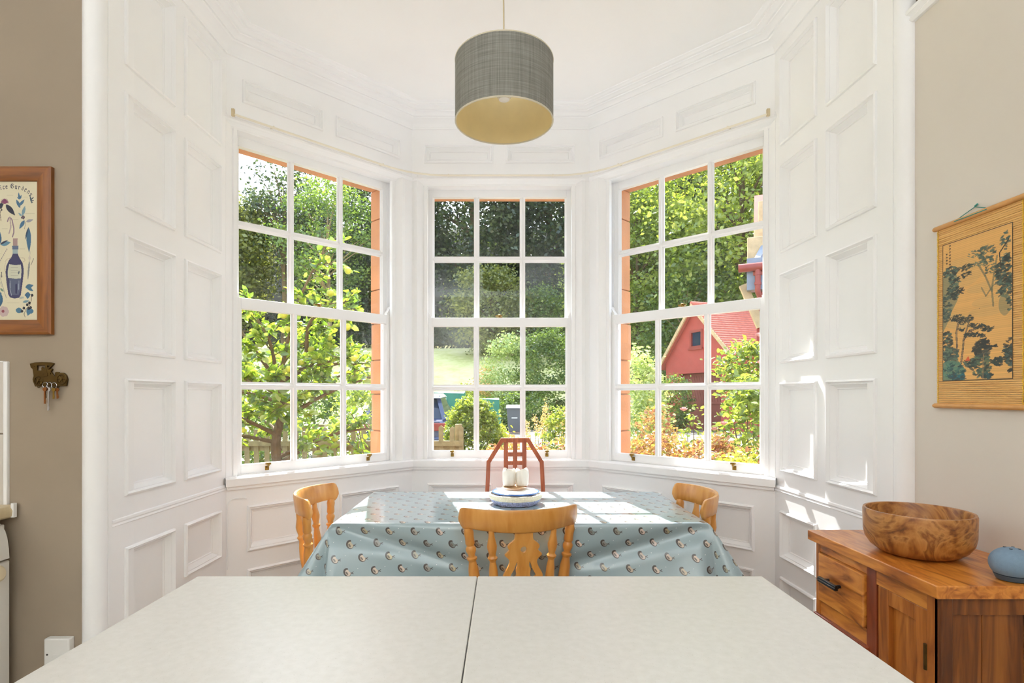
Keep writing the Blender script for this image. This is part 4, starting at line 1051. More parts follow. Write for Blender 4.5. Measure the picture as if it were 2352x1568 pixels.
MB().box(-0.004, 0.007, -0.014, 0.0, 0.892, 0.945).build('sealant_strip', 'white_gloss', cw)
# socket plate
(sx0, sz1), (sx1, sz0) = LW(115, 1459), LW(172, 1545)
sk = thing('wall_socket', 'white electrical socket plate low on the taupe wall', 'socket', ((sx0 + sx1) / 2, WALLY, (sz0 + sz1) / 2))
hw_, hh_ = (sx1 - sx0) / 2, (sz1 - sz0) / 2
MB().box(-hw_, hw_, -0.030, 0.001, -hh_, hh_).build('face_plate', 'socket_white', sk, bevel=0.005)
for s2 in (-1, 1):
    m = MB(); m.lathe([(0.0035, 0), (0.0035, 0.001), (0, 0.0012)], 12, (s2 * hw_ * 0.72, -0.0300, 0.012), Matrix.Rotation(R(90), 4, 'X')); m.build('screw', 'screw_dark', sk)
MB().box(-0.012, 0.012, -0.034, -0.03, -0.008, 0.014).build('rocker_switch', 'socket_white', sk, bevel=0.002)

# ------------------------------------------------------------------ drawn prints: colours painted per vertex on a fine grid
class Art:
    def __init__(s, w_, h_, base): s.w, s.h = w_, h_; s.a = np.ones((h_, w_, 3)) * np.array(lin(base)); s.Y, s.X = np.mgrid[0:h_, 0:w_] + 0.5
    def mask(s, mk, c, al=1.0): s.a = np.where(mk[..., None], s.a * (1 - al) + np.array(lin(c)) * al, s.a)
    def ell(s, cx, cy, rx, ry, c, ang=0, al=1.0):
        dx, dy = s.X - cx, s.Y - cy; ca, sa = math.cos(ang), math.sin(ang)
        s.mask((((dx * ca + dy * sa) / rx) ** 2 + ((dy * ca - dx * sa) / ry) ** 2) < 1, c, al)
    def poly(s, pts, c, al=1.0):
        inside = np.zeros(s.X.shape, bool); k = len(pts)
        for i in range(k):
            x0, y0 = pts[i]; x1, y1 = pts[(i + 1) % k]
            if y0 == y1: continue
            cond = ((y0 > s.Y) != (y1 > s.Y)) & (s.X < (x1 - x0) * (s.Y - y0) / (y1 - y0) + x0)
            inside ^= cond
        s.mask(inside, c, al)
    def line(s, pts, wd, c, al=1.0):
        for (x0, y0), (x1, y1) in zip(pts[:-1], pts[1:]):
            dx, dy = x1 - x0, y1 - y0; L2 = dx * dx + dy * dy + 1e-9
            t = np.clip(((s.X - x0) * dx + (s.Y - y0) * dy) / L2, 0, 1)
            s.mask((s.X - x0 - t * dx) ** 2 + (s.Y - y0 - t * dy) ** 2 < (wd / 2) ** 2, c, al)
    def leaf(s, x0, y0, x1, y1, wd, c, al=1.0):
        dx, dy = x1 - x0, y1 - y0; L = math.hypot(dx, dy); nx, ny = -dy / L, dx / L
        pts = [(x0 + dx * t + nx * wd * math.sin(math.pi * t ** 0.8), y0 + dy * t + ny * wd * math.sin(math.pi * t ** 0.8)) for t in [i / 8 for i in range(9)]]
        pts += [(x0 + dx * t - nx * wd * math.sin(math.pi * t ** 0.8), y0 + dy * t - ny * wd * math.sin(math.pi * t ** 0.8)) for t in [i / 8 for i in range(8, -1, -1)]]
        s.poly(pts, c, al)
    def mesh(s, name, w_m, h_m):
        nx, ny = s.w, s.h
        gx, gz = np.meshgrid(np.linspace(0, w_m, nx + 1), np.linspace(h_m, 0, ny + 1))
        co = np.stack([gx, np.zeros_like(gx), gz], -1).reshape(-1, 3)
        i, j = np.meshgrid(np.arange(nx), np.arange(ny)); b = j * (nx + 1) + i
        q = np.stack([b, b + nx + 1, b + nx + 2, b + 1], -1).reshape(-1, 4)
        me = bpy.data.meshes.new(name); me.vertices.add(len(co)); me.vertices.foreach_set('co', co.astype(np.float32).ravel())
        me.loops.add(q.size); me.loops.foreach_set('vertex_index', q.astype(np.int32).ravel())
        me.polygons.add(len(q)); me.polygons.foreach_set('loop_start', np.arange(0, q.size, 4, dtype=np.int32)); me.update(calc_edges=True)
        ca = me.color_attributes.new('Col', 'FLOAT_COLOR', 'CORNER')
        col = np.ones((len(q), 4, 4), np.float32); col[..., :3] = s.a.reshape(-1, 1, 3)
        ca.data.foreach_set('color', col.ravel()); return me
vcolmat('print_paper', 0.5); vcolmat('print_bamboo', 0.55)

# --- framed botanical print on the taupe wall. Art pixel = 0.75 photo pixel
FZ1 = LW(0, 386)[1]; FZ0 = LW(0, 768.5)[1]; FX1 = LW(125, 0)[0]; FW = 0.50; FX0 = FX1 - FW; MW = 33 * SXL
pic = thing('framed_print', 'pine-framed botanical print with a blue bottle on the taupe wall', 'picture', (FX0, WALLY, FZ0))
FH = FZ1 - FZ0
def member(pts, mat):
    m = MB(); (xo0, zo0), (xo1, zo1), (xi1, zi1), (xi0, zi0) = pts
    def L_(a, b, t): return (a[0] + (b[0] - a[0]) * t, a[1] + (b[1] - a[1]) * t)
    prof = [(0.0, 0.0), (0.0, -0.016), (0.12, -0.021), (0.35, -0.022), (0.8, -0.019), (1.0, -0.014), (1.0, 0.0)]
    k = len(prof); vs = []
    for e0, e1 in (((xo0, zo0), (xi0, zi0)), ((xo1, zo1), (xi1, zi1))):
        for t, y in prof:
            p = L_(e0, e1, t); vs.append((p[0], y, p[1]))
    m.add(vs, [(i, (i + 1) % k, (i + 1) % k + k, i + k) for i in range(k)] + [tuple(range(k)), tuple(reversed(range(k, 2 * k)))])
    return m.build('frame_bar', mat, pic, smooth=25)
o4 = [(0, 0), (FW, 0), (FW, FH), (0, FH)]; i4 = [(MW, MW), (FW - MW, MW), (FW - MW, FH - MW), (MW, FH - MW)]
for a in range(4):
    b = (a + 1) % 4; member([o4[a], o4[b], i4[b], i4[a]], 'frame_pine_h' if a % 2 == 0 else 'frame_pine')
pw, ph = FW - 2 * MW + 0.006, FH - 2 * MW + 0.006
PXM = 0.7 * SXL
art = Art(int(pw / PXM), int(ph / PXM), (216, 208, 180))
ox, oz = FX0 + MW - 0.003, FZ1 - MW + 0.003
def T(px, py):
    x, z = LW(px, py); return ((x - ox) / PXM, (oz - z) / PXM)
def T1(x, y): return T(x / 7.129, 370 + y / 7.129)
def T2(x, y): return T(x / 7.129, 570 + y / 7.129)
kk = 1 / 7.129 / 0.7
INK = (52, 44, 70); BL = (62, 104, 136); DB = (34, 36, 60); PB = (120, 150, 164); MV = (140, 116, 130)
def stroke(T_, pts, wd, c, al=1.0): art.line([T_(*p) for p in pts], wd * kk, c, al)
def lf_(T_, a, b, wd, c, al=1.0): (x0, y0), (x1, y1) = T_(*a), T_(*b); art.leaf(x0, y0, x1, y1, wd * kk, c, al)
def bl(T_, c_, rx, ry, c, ang=0, al=1.0): x, y = T_(*c_); art.ell(x, y, rx * kk, ry * kk, c, ang, al)
# blackletter-style title on an arc: strokes in a 10 x 16 box
GL = {'p': [[(1, 4), (1, 20)], [(1, 5), (4, 4), (7, 6), (7, 12), (4, 14), (1, 12)]], 'i': [[(3, 5), (3, 14), (5, 15)], [(3, 0), (4, 1)]],
      'c': [[(7, 5), (4, 4), (2, 6), (2, 12), (4, 15), (7, 13)]], 'e': [[(2, 9), (7, 7), (6, 4), (4, 4), (2, 6), (2, 12), (4, 15), (7, 13)]],
      'G': [[(11, 1), (6, -1), (2, 2), (1, 8), (3, 14), (8, 15), (11, 12), (11, 7), (7, 7)], [(5, 2), (5, 12)], [(8, 3), (9, 6)]],
      'a': [[(2, 4), (2, 12), (4, 15), (7, 12)], [(7, 4), (7, 14), (8, 15)], [(2, 5), (5, 4)]], 'r': [[(2, 4), (2, 15)], [(2, 7), (5, 4), (7, 6)]],
      'd': [[(3, 0), (6, 4), (7, 9), (6, 14), (3, 14), (2, 9), (4, 6), (6, 6)]], 'n': [[(2, 4), (2, 15)], [(2, 6), (5, 4), (7, 6), (7, 15)]],
      's': [[(7, 5), (4, 4), (2, 6), (7, 11), (5, 15), (2, 13)]], 'S': [[(10, 2), (5, -1), (2, 3), (9, 9), (8, 14), (3, 15), (1, 12)], [(5, 1), (5, 13)]]}
import math as _m
letters = [('S', -62, 510, -0.55), ('p', 8, 470, -0.30), ('i', 58, 452, -0.18), ('c', 100, 446, -0.12), ('e', 146, 440, -0.06), ('G', 228, 432, 0.03), ('a', 300, 442, 0.12),
           ('r', 354, 452, 0.22), ('d', 408, 466, 0.32), ('e', 455, 488, 0.45), ('n', 503, 522, 0.6), ('s', 536, 566, 0.8)]
for ch_, lx, ly, an in letters:
    sc_ = 4.6; ca, sa = math.cos(an), math.sin(an)
    for st_ in GL[ch_]:
        pts = []
        for gx, gy in st_:
            dx, dy = (gx - 5) * sc_, (gy - 9) * sc_
            pts.append((lx + dx * ca - dy * sa, ly + dx * sa + dy * ca))
        stroke(T1, pts, 9, INK)
# flower with dark leaves
for i in range(9):
    a = math.pi + math.pi * i / 8; stroke(T1, [(112, 690), (112 + 58 * math.cos(a), 690 + 62 * math.sin(a) + 6)], 16, (118, 52, 92))
bl(T1, (115, 690), 34, 24, (128, 60, 98))
lf_(T1, (130, 722), (285, 905), 42, DB); lf_(T1, (90, 705), (-70, 830), 42, DB)
stroke(T1, [(92, 716), (60, 790), (38, 870), (55, 990)], 9, (70, 60, 60)); bl(T1, (62, 812), 14, 14, DB)
# sprigs
for a, b, wd, c in (((355, 640), (338, 525), 16, BL), ((360, 640), (388, 560), 13, BL), ((352, 760), (305, 640), 24, BL), ((352, 745), (436, 640), 24, (74, 116, 146)), ((366, 775), (330, 720), 16, BL), ((362, 640), (312, 602), 10, BL),
                    ((556, 710), (520, 560), 14, (70, 90, 100)), ((545, 640), (590, 600), 9, (60, 70, 80)), ((552, 670), (590, 650), 9, (60, 70, 80)), ((548, 690), (578, 690), 8, (60, 70, 80)),
                    ((402, 905), (446, 742), 26, PB), ((395, 915), (335, 858), 16, PB), ((436, 980), (350, 1125), 30, BL), ((462, 1005), (580, 968), 24, (140, 140, 150)),
                    ((500, 1090), (510, 1510), 40, BL), ((498, 1100), (446, 1300), 14, (44, 70, 96)),
                    ((20, 1390), (40, 1170), 34, BL), ((0, 1390), (-20, 1150), 30, (50, 90, 120)), ((40, 1372), (215, 1340), 40, (92, 134, 156)), ((40, 1372), (170, 1300), 14, DB)):
    lf_(T1, a, b, wd, c)
for dx, dy in ((-18, 8), (16, 2), (0, -14), (6, 18)): bl(T1, (412 + dx, 930 + dy), 16, 16, (92, 74, 86))
stroke(T1, [(460, 1000), (448, 1060), (434, 1120)], 7, (120, 116, 116))
stroke(T1, [(160, 1000), (175, 950), (198, 932), (232, 970), (262, 1110), (262, 1180), (240, 1250)], 20, MV); stroke(T1, [(198, 932), (214, 1090), (184, 1195)], 18, (170, 152, 150))
# captions: faint hand-lettered rules
for T_, x0, x1, y in ((T1, 150, 250, 575), (T1, 420, 490, 605), (T1, 450, 600, 866), (T1, 250, 335, 970), (T1, 70, 160, 1118), (T1, 360, 440, 1445), (T2, 150, 350, 898), (T1, 0, 60, 1525)):
    stroke(T_, [(x0, y), (x1, y)], 5, (176, 166, 140)); 
# bottle
bot = [(245, 0), (325, 0), (330, 110), (352, 160), (405, 250), (422, 340), (420, 430), (398, 620), (375, 770), (350, 815), (270, 828), (200, 810), (170, 760), (142, 560), (128, 400), (140, 300), (180, 210), (225, 150), (240, 110)]
art.poly([T2(*p) for p in bot], (58, 58, 96))
art.poly([T2(*p) for p in [(245, -10), (325, -10), (328, 100), (242, 100)]], (150, 168, 170))
art.poly([T2(*p) for p in [(240, -30), (335, -30), (338, 30), (236, 30)]], (86, 100, 128))
art.poly([T1(*p) for p in [(246, 1275), (325, 1275), (322, 1400), (250, 1400)]], (160, 132, 130))
art.poly([T1(*p) for p in [(232, 1395), (340, 1395), (330, 1450), (240, 1450)]], (90, 104, 132))
art.poly([T2(*p) for p in [(185, 505), (380, 505), (362, 700), (340, 770), (215, 770), (192, 690)]], (84, 92, 118))
art.poly([T2(*p) for p in [(186, 268), (280, 285), (376, 275), (388, 370), (378, 500), (290, 508), (166, 492), (162, 380)]], (196, 196, 176))
for y in (325, 370, 410, 455): stroke(T2, [(215, y), (330, y)], 5, (150, 148, 138))
lf_(T2, (335, 435), (352, 370), 12, (80, 90, 100))
stroke(T2, [(205, 540), (200, 680), (225, 780)], 8, (170, 180, 190)); stroke(T2, [(345, 540), (340, 690)], 8, (160, 170, 190)); stroke(T2, [(300, 600), (300, 740)], 22, (44, 42, 84))
stroke(T2, [(360, 165), (430, 170), (445, 210), (410, 235)], 7, (180, 160, 140)); stroke(T2, [(120, 230), (150, 185), (215, 175)], 7, (180, 160, 140)); stroke(T2, [(130, 240), (104, 330), (125, 395)], 6, (190, 172, 150))
art.poly([T2(*p) for p in [(370, 795), (430, 800), (420, 825), (350, 838)]], PB, 0.6)
# berries and ivy leaves
for a, b, wd, c in (((450, 650), (582, 610), 38, (70, 112, 138)), ((470, 640), (580, 708), 26, (70, 112, 138)), ((490, 720), (488, 835), 40, (58, 102, 136)), ((435, 775), (540, 760), 24, (58, 102, 136)),
                    ((405, 890), (520, 862), 20, (118, 152, 164)), ((290, 1010), (420, 1040), 46, (72, 116, 142)), ((530, 965), (488, 1110), 46, (66, 110, 140)), ((565, 1000), (540, 1080), 30, (66, 110, 140))):
    lf_(T2, a, b, wd, c)
stroke(T2, [(545, 770), (548, 860), (520, 940), (462, 1000), (428, 1080), (445, 1130)], 8, (80, 70, 64))
for cx_, cy_ in ((560, 775), (515, 900), (480, 930), (425, 985), (395, 1035), (505, 990), (535, 975)):
    bl(T2, (cx_, cy_), 21, 22, (28, 26, 40)); bl(T2, (cx_ - 6, cy_ - 4), 5, 6, (110, 110, 130))
# pink flower, blue leaf, lavender and script sprig
for i in range(7):
    a = 2 * math.pi * i / 7; bl(T2, (96 + 50 * math.cos(a), 1040 + 50 * math.sin(a)), 38, 38, (190, 168, 166))
bl(T2, (86, 1036), 24, 24, (140, 70, 80))
lf_(T2, (40, 960), (0, 660), 60, (52, 96, 128)); lf_(T2, (-30, 950), (60, 730), 40, (58, 106, 138))
lf_(T2, (40, 660), (100, 720), 16, (110, 140, 120)); stroke(T2, [(30, 400), (60, 560), (140, 820)], 6, (120, 120, 130)); stroke(T2, [(10, 500), (70, 640)], 5, (130, 130, 140))
for (a_, b_) in (((30, 340), (28, 420)), ((60, 400), (66, 480))): stroke(T2, [a_, b_], 12, (90, 80, 90))
for i in range(8):
    x_, y_ = 20 + 17 * i, 250 - 30 * i; stroke(T2, [(x_, y_), (x_ + 12, y_ - 22)], 6, (100, 84, 110)); stroke(T2, [(x_ + 6, y_ - 18), (x_ + 16, y_ - 6)], 4, (100, 84, 110))
lf_(T2, (515, 200), (490, 540), 14, (128, 128, 128)); stroke(T2, [(530, 60), (515, 200)], 8, (190, 180, 165)); stroke(T2, [(585, 175), (540, 285)], 7, (60, 58, 64)); bl(T2, (520, 170), 24, 30, (198, 186, 172), 0, 0.8)
me = art.mesh('printed_sheet', pw, ph)
po = bpy.data.objects.new('printed_sheet', me); COL.objects.link(po); fin(po, 'print_paper', pic); po.location = (MW - 0.003, -0.010, MW - 0.003)
MB().box(0.005, FW - 0.005, -0.008, 0.0, 0.005, FH - 0.005).build('backing_board', 'kraft_card', pic, smooth=0)

# --- bamboo hanging scroll on the beige wall (local: x towards the camera, y into the wall)
YS1, YS0 = 1.985, 1.640; ZS1, ZS0 = 1.945, 1.308
scr = thing('bamboo_scroll', 'hanging bamboo-slat scroll printed with misty pines on the beige wall', 'wall hanging', (ROOM_R, YS1, ZS0), R(-90))
sw, shh = YS1 - YS0, ZS1 - ZS0
sn = 92
m = MB()
for i in range(sn):
    z0 = 0.012 + (shh - 0.024) * i / sn; z1 = 0.012 + (shh - 0.024) * (i + 1) / sn - 0.0009
    m.box(0.006, sw - 0.006, -0.0075 - 0.0006 * (i % 3 == 0), -0.004, z0, z1)
o = m.build('bamboo_slats', 'bamboo', scr, smooth=0); o['kind'] = 'stuff'
for z, nm in ((shh - 0.006, 'top_rod'), (0.006, 'bottom_rod')):
    m = MB(); m.tube([(-0.006, -0.010, z), (0.0, -0.010, z), (sw, -0.010, z), (sw + 0.006, -0.010, z)], [0.006, 0.0085, 0.0085, 0.006], 12); m.build(nm, 'bamboo_rod', scr)
for x in (0.012, sw - 0.012):
    m = MB(); m.tube([(x + 0.0012 * (-1) ** i, -0.0092, 0.014 + (shh - 0.028) * i / 60) for i in range(61)], 0.0012, 4); m.build('edge_stitching', 'gold_thread', scr)
m = MB(); m.tube([(0.10, -0.012, shh), (0.16, -0.004, shh + 0.022), (0.215, -0.012, shh)], 0.0014, 5); m.tube([(0.095, -0.0192, shh - 0.006), (0.22, -0.0192, shh - 0.006)], 0.0016, 5)
m.tube([(0.16, -0.004, shh + 0.024), (0.17, -0.004, shh + 0.028)], 0.003, 5); m.build('hanging_string', 'teal_string', scr)
# painting 150 x 300 cells: pines, mist and rocks
AW, AH = 200, 400
ar = Art(AW, AH, (226, 172, 98))
rr = random.Random(5)
GR = [(58, 74, 66), (72, 92, 80), (90, 112, 96), (50, 58, 52), (46, 50, 46)]
def blob(cx, cy, rx, ry, n_, sz, cols, al=0.85):
    for _ in range(n_):
        a = rr.uniform(0, 6.283); q = math.sqrt(rr.random())
        ar.ell(cx + rx * q * math.cos(a), cy + ry * q * math.sin(a), sz * rr.uniform(0.6, 1.4) * 1.5, sz * rr.uniform(0.4, 0.8), rr.choice(cols), rr.uniform(-0.8, 0.8), al)
for cy_, rx_ in ((150, 60), (190, 45), (215, 55)): ar.ell(135, cy_, rx_, 14, (190, 160, 104), 0, 0.3)
ar.ell(60, 95, 60, 40, (196, 164, 106), 0.2, 0.3); ar.ell(40, 230, 45, 22, (190, 164, 108), 0.2, 0.35)
# distant fork of cliff, upper middle
for pts, wd in (([(150, 205), (146, 160), (152, 120), (160, 75)], 5), ([(146, 165), (128, 120), (106, 80)], 5), ([(150, 150), (130, 175), (118, 150)], 4)): ar.line(pts, wd, (96, 100, 78), 0.7)
blob(130, 62, 26, 22, 60, 4, [(84, 100, 84), (70, 84, 72), (104, 118, 94)]); blob(96, 52, 18, 9, 16, 3, [(84, 100, 84), (120, 130, 100)]); blob(104, 84, 24, 8, 22, 3, [(84, 100, 84), (110, 124, 96)]); blob(140, 100, 14, 24, 30, 3, [(90, 104, 84), (74, 86, 72)])
blob(178, 130, 20, 60, 150, 4.5, GR); blob(182, 40, 10, 24, 24, 4, [(84, 110, 96), (70, 90, 80)]); ar.line([(170, 110), (166, 70), (190, 40)], 3, (60, 54, 44))
ar.ell(180, 205, 16, 30, (120, 124, 92), 0, 0.6); blob(192, 180, 7, 44, 40, 3.5, GR)
# left cliff with trees
ar.poly([(0, 95), (40, 85), (52, 120), (48, 170), (30, 200), (14, 235), (0, 260)], (112, 124, 98), 0.75)
blob(24, 86, 24, 16, 46, 4.5, GR); blob(36, 130, 18, 38, 90, 4, GR); blob(14, 185, 14, 44, 70, 4, [(66, 82, 74), (50, 60, 54), (96, 110, 92)]); blob(70, 82, 22, 9, 22, 3.5, GR[3:] + GR[:1]); blob(72, 104, 18, 7, 18, 3.5, GR[3:]); blob(56, 146, 10, 10, 16, 3.5, GR[3:])
# two pines
for pts, wd in (([(44, 350), (46, 300), (44, 262), (50, 236)], 4), ([(58, 352), (64, 312), (66, 286), (84, 262), (108, 258)], 4), ([(66, 286), (78, 250), (84, 232)], 3), ([(84, 262), (96, 272), (112, 274)], 2.5)):
    ar.line(pts, wd + 1.4, (66, 50, 40)); ar.line(pts, wd - 1.6, (168, 136, 96))
for cx_, cy_, rx_, ry_, n_ in ((46, 222, 22, 10, 40), (62, 236, 12, 6, 16), (82, 228, 12, 9, 22), (92, 248, 14, 5, 16), (112, 254, 16, 6, 24), (136, 264, 16, 7, 28), (100, 274, 22, 6, 26), (76, 274, 14, 6, 16), (60, 254, 12, 6, 14), (116, 280, 12, 4, 12)):
    blob(cx_, cy_, rx_, ry_, n_, 3.2, [(48, 54, 50), (40, 44, 42), (62, 70, 62)])
# lower left rocks, centre tree, right edge
blob(14, 300, 16, 46, 80, 5, GR); blob(24, 330, 26, 30, 60, 5, [(76, 96, 86), (60, 78, 72), (100, 120, 100)])
ar.poly([(0, 348), (20, 340), (52, 345), (66, 365), (70, 400), (0, 400)], (92, 128, 108), 0.9); blob(34, 372, 34, 24, 70, 5, [(64, 106, 100), (48, 84, 84), (96, 136, 112), (40, 66, 66)]); blob(44, 388, 26, 10, 30, 5, [(40, 104, 116), (36, 84, 96), (56, 70, 66)])
blob(122, 318, 22, 30, 90, 4.5, [(52, 54, 50), (44, 46, 44), (66, 74, 66)]); blob(128, 300, 8, 14, 22, 4, [(48, 50, 48)]); blob(148, 310, 12, 4, 12, 3.5, [(52, 54, 50)]); blob(104, 316, 10, 10, 18, 4, [(52, 54, 50)])
blob(88, 352, 20, 12, 40, 4.5, [(60, 84, 78), (44, 60, 58), (84, 108, 94)]); blob(114, 362, 28, 28, 90, 4.5, [(64, 82, 72), (48, 60, 54), (92, 112, 86)]); blob(160, 352, 18, 12, 50, 4, [(52, 60, 56), (44, 62, 60)]); blob(134, 390, 14, 8, 24, 4.5, [(48, 84, 84), (44, 60, 58)])
ar.line([(122, 400), (122, 350), (124, 330)], 2.4, (150, 120, 84))
blob(190, 330, 11, 40, 60, 4.5, [(66, 90, 84), (50, 60, 54), (44, 50, 48)]); blob(194, 378, 6, 6, 8, 4, [(44, 50, 48)])
ar.poly([(70, 345), (80, 332), (86, 345)], (216, 92, 44)); ar.ell(112, 205, 1.5, 1.5, (90, 60, 40))
# column of written characters, upper left, and border
for (x_, y0_, n_) in ((24, 8, 8), (14, 30, 4)):
    for i in range(n_):
        y_ = y0_ + i * 9; ar.line([(x_ - 3, y_), (x_ + 3, y_)], 1.2, (60, 44, 30)); ar.line([(x_, y_ - 2), (x_ - 2 + rr.uniform(-1, 1), y_ + 4)], 1.2, (60, 44, 30)); ar.line([(x_, y_ + 1), (x_ + 3, y_ + 4)], 1.2, (60, 44, 30))
ar.line([(1, 1), (AW - 1, 1), (AW - 1, AH - 1), (1, AH - 1), (1, 1)], 1.8, (70, 52, 36))
for i in range(0, AH, 5):
    ar.a[i:i + 1, :, :] *= 0.82 if rr.random() < 0.75 else 0.93
for i in range(0, 80):
    a0 = rr.randrange(AH - 5) // 5 * 5; ar.a[a0:a0 + 5] *= rr.uniform(0.95, 1.05)
pm = ar.mesh('painted_picture', 0.268, 0.475)
po = bpy.data.objects.new('painted_picture', pm); COL.objects.link(po); fin(po, 'print_bamboo', scr); po.location = (0.032, -0.0085, 0.092)

# --- brass key rack shaped like a vintage car
def KZ(x, y): return LW(40 + x / 10.456, 810 + y / 10.456)
kx, kz = KZ(830, 640)
kr_ = thing('key_rack', 'dark brass key rack shaped like a vintage motor car', 'key rack', (kx, WALLY, kz))
def kp(pts): return [(KZ(*p)[0] - kx, KZ(*p)[1] - kz) for p in pts]
body = kp([(355, 270), (470, 240), (640, 232), (860, 240), (908, 262), (880, 300), (785, 400), (800, 420), (860, 390), (875, 400), (850, 440), (830, 450), (900, 540), (950, 570), (955, 480), (985, 465), (1030, 470), (1040, 492), (1150, 490), (1205, 545), (1232, 640), (1205, 790), (480, 805), (430, 690), (420, 635), (445, 560), (420, 390), (375, 350)])
holes_ = [kp([(510, 305), (720, 300), (722, 390), (640, 350), (626, 365), (632, 432), (512, 432)]), kp([(440, 315), (482, 310), (484, 370)]), kp([(752, 305), (845, 298), (768, 385)]), kp([(660, 705), (740, 695), (1010, 700), (1010, 720), (665, 724)]), kp([(820, 460), (850, 470), (868, 500), (848, 540), (826, 520)])]
bd = flat_shape('car_plate', [body] + holes_, 0.006, 'dark_brass', kr_, bevel=0.0012)
bd.location = (0, -0.006, 0)
for (cx_, cy_, r_) in ((560, 680, 0.0155), (1110, 640, 0.0175)):
    (a, b) = kp([(cx_, cy_)])[0]
    m = MB(); m.tube([(a + r_ * math.cos(R(i)), -0.011, b + r_ * math.sin(R(i))) for i in range(0, 361, 20)], 0.0026, 6, cap=False)
    for i in range(6): m.tube([(a, -0.011, b), (a + r_ * math.cos(R(60 * i)), -0.011, b + r_ * math.sin(R(60 * i)))], 0.0011, 5)
    m.lathe([(0.004, 0), (0.004, 0.004), (0, 0.005)], 10, (a, -0.010, b), Matrix.Rotation(R(90), 4, 'X'))
    m.build('wheel', 'dark_brass', kr_)
(a, b) = kp([(700, 470)])[0]; m = MB(); m.bar((a, -0.010, b + 0.010), (a + 0.006, -0.010, b - 0.016), 0.016, 0.004, (0, 1, 0)); m.build('seat', 'dark_brass', kr_, bevel=0.001)
for hx_ in (600, 765, 955, 1060):
    (a, b) = kp([(hx_, 760)])[0]; m = MB(); m.tube(smoothpts([(a, -0.008, b), (a, -0.012, b - 0.010), (a, -0.020, b - 0.012), (a, -0.022, b - 0.004)], 4), 0.0016, 6); m.build('hook', 'dark_brass', kr_)
def key(name, lab, mat, px, y0, y1, dx=0, rr_=0.0085, ring=True, yoff=-0.018):
    (a, b), (a2, b2) = [KZ(px, y0), KZ(px + dx, y1)]
    t_ = thing(name, lab, 'key', (a, WALLY + yoff, b), group='keys hanging from the rack')
    L = b - b2
    if ring:
        m = MB(); m.tube([(0.010 * math.cos(R(i)), 0.002, -0.006 + 0.010 * math.sin(R(i))) for i in range(0, 361, 24)], 0.0009, 5, cap=False); m.build('key_ring', 'steel', t_)
    m = MB(); m.lathe([(rr_, -0.0012), (rr_, 0.0012)], 18, (0, 0, -0.022), Matrix.Rotation(R(90), 4, 'X')); m.build('bow', mat, t_)
    e = a2 - a
    m = MB(); m.bar((0, 0, -0.028), (e, 0, -L), 0.0052, 0.0022, (0, 1, 0))
    for i in range(3): m.box(e, e + 0.0055, -0.001, 0.001, -L + 0.002 + 0.005 * i, -L + 0.005 + 0.005 * i)
    m.build('blade', mat, t_)
key('door_key', 'long silver key hanging lowest from the brass key rack', 'steel', 845, 740, 1385, -15, 0.0075)
key('door_key', 'copper-coloured key hanging in front on the brass key rack', 'copper_key', 770, 735, 1220, 0, 0.0075, yoff=-0.022)
key('door_key', 'short dark key behind the copper key on the rack', 'dark_brass', 738, 745, 1095, -10, 0.0065, False, yoff=-0.013)
key('door_key', 'short brass key with bright edge on the rack hook under the bonnet', 'brass', 960, 745, 1105, -5, 0.007)
key('door_key', 'short copper key beside the brass key under the car bonnet', 'copper_key', 1025, 745, 1100, 5, 0.007, False, yoff=-0.014)

# ================================================================== the garden
def terrain_h(x, y):
    t = np.clip((y - 25) / 21.0, 0, 1); s_ = t * t * (3 - 2 * t)
    h = -0.12 + 5.3 * s_ + np.clip(y - 47.5, 0, 14) * 1.05 + np.clip(y - 61.5, 0, 60) * 0.1
    fall = np.clip((x - 3) / 8.0, 0, 1)
    return h - 0.0 * fall
def terr():
    xs = np.linspace(-70, 70, 90); ys = np.concatenate([np.linspace(4.28, 24, 18), np.linspace(25, 48, 30)])
    X, Y = np.meshgrid(xs, ys); Z = terrain_h(X, Y) + 0.05 * np.sin(X * 0.7) * np.sin(Y * 0.5) * (Y > 27)
    m = MB(); nx = len(xs)
    m.add(list(zip(X.ravel().tolist(), Y.ravel().tolist(), Z.ravel().tolist())), [(j * nx + i, j * nx + i + 1, (j + 1) * nx + i + 1, (j + 1) * nx + i) for j in range(len(ys) - 1) for i in range(nx - 1)])
    struct('garden_lawn', m, 'lawn_grass', 'bleached yellow-green lawn rising to the wood', 'lawn', 60)
terr()
def bank():
    xs = np.linspace(-70, 70, 70); ys = np.linspace(47.5, 110, 40)
    X, Y = np.meshgrid(xs, ys); Z = terrain_h(X, Y) + 0.03
    m = MB(); nx = len(xs)
    m.add(list(zip(X.ravel().tolist(), Y.ravel().tolist(), Z.ravel().tolist())), [(j * nx + i, j * nx + i + 1, (j + 1) * nx + i + 1, (j + 1) * nx + i) for j in range(len(ys) - 1) for i in range(nx - 1)])
    struct('garden_woodbank', m, 'wood_floor', 'dark ivy-covered bank under the trees of the wood', 'bank', 60)
bank()
struct('garden_drive', MB().slab([(-9, 7.2), (12, 7.2), (14, 23.5), (-9, 23.5)], -0.16, -0.09), 'gravel', 'pale gravel drive between the garden border and garage', 'drive')
struct('garden_border', MB().slab([(-8, 4.35), (9, 4.35), (9, 7.1), (-8, 7.1)], -0.16, -0.08), 'soil', 'brown soil border under the windows', 'flower bed')

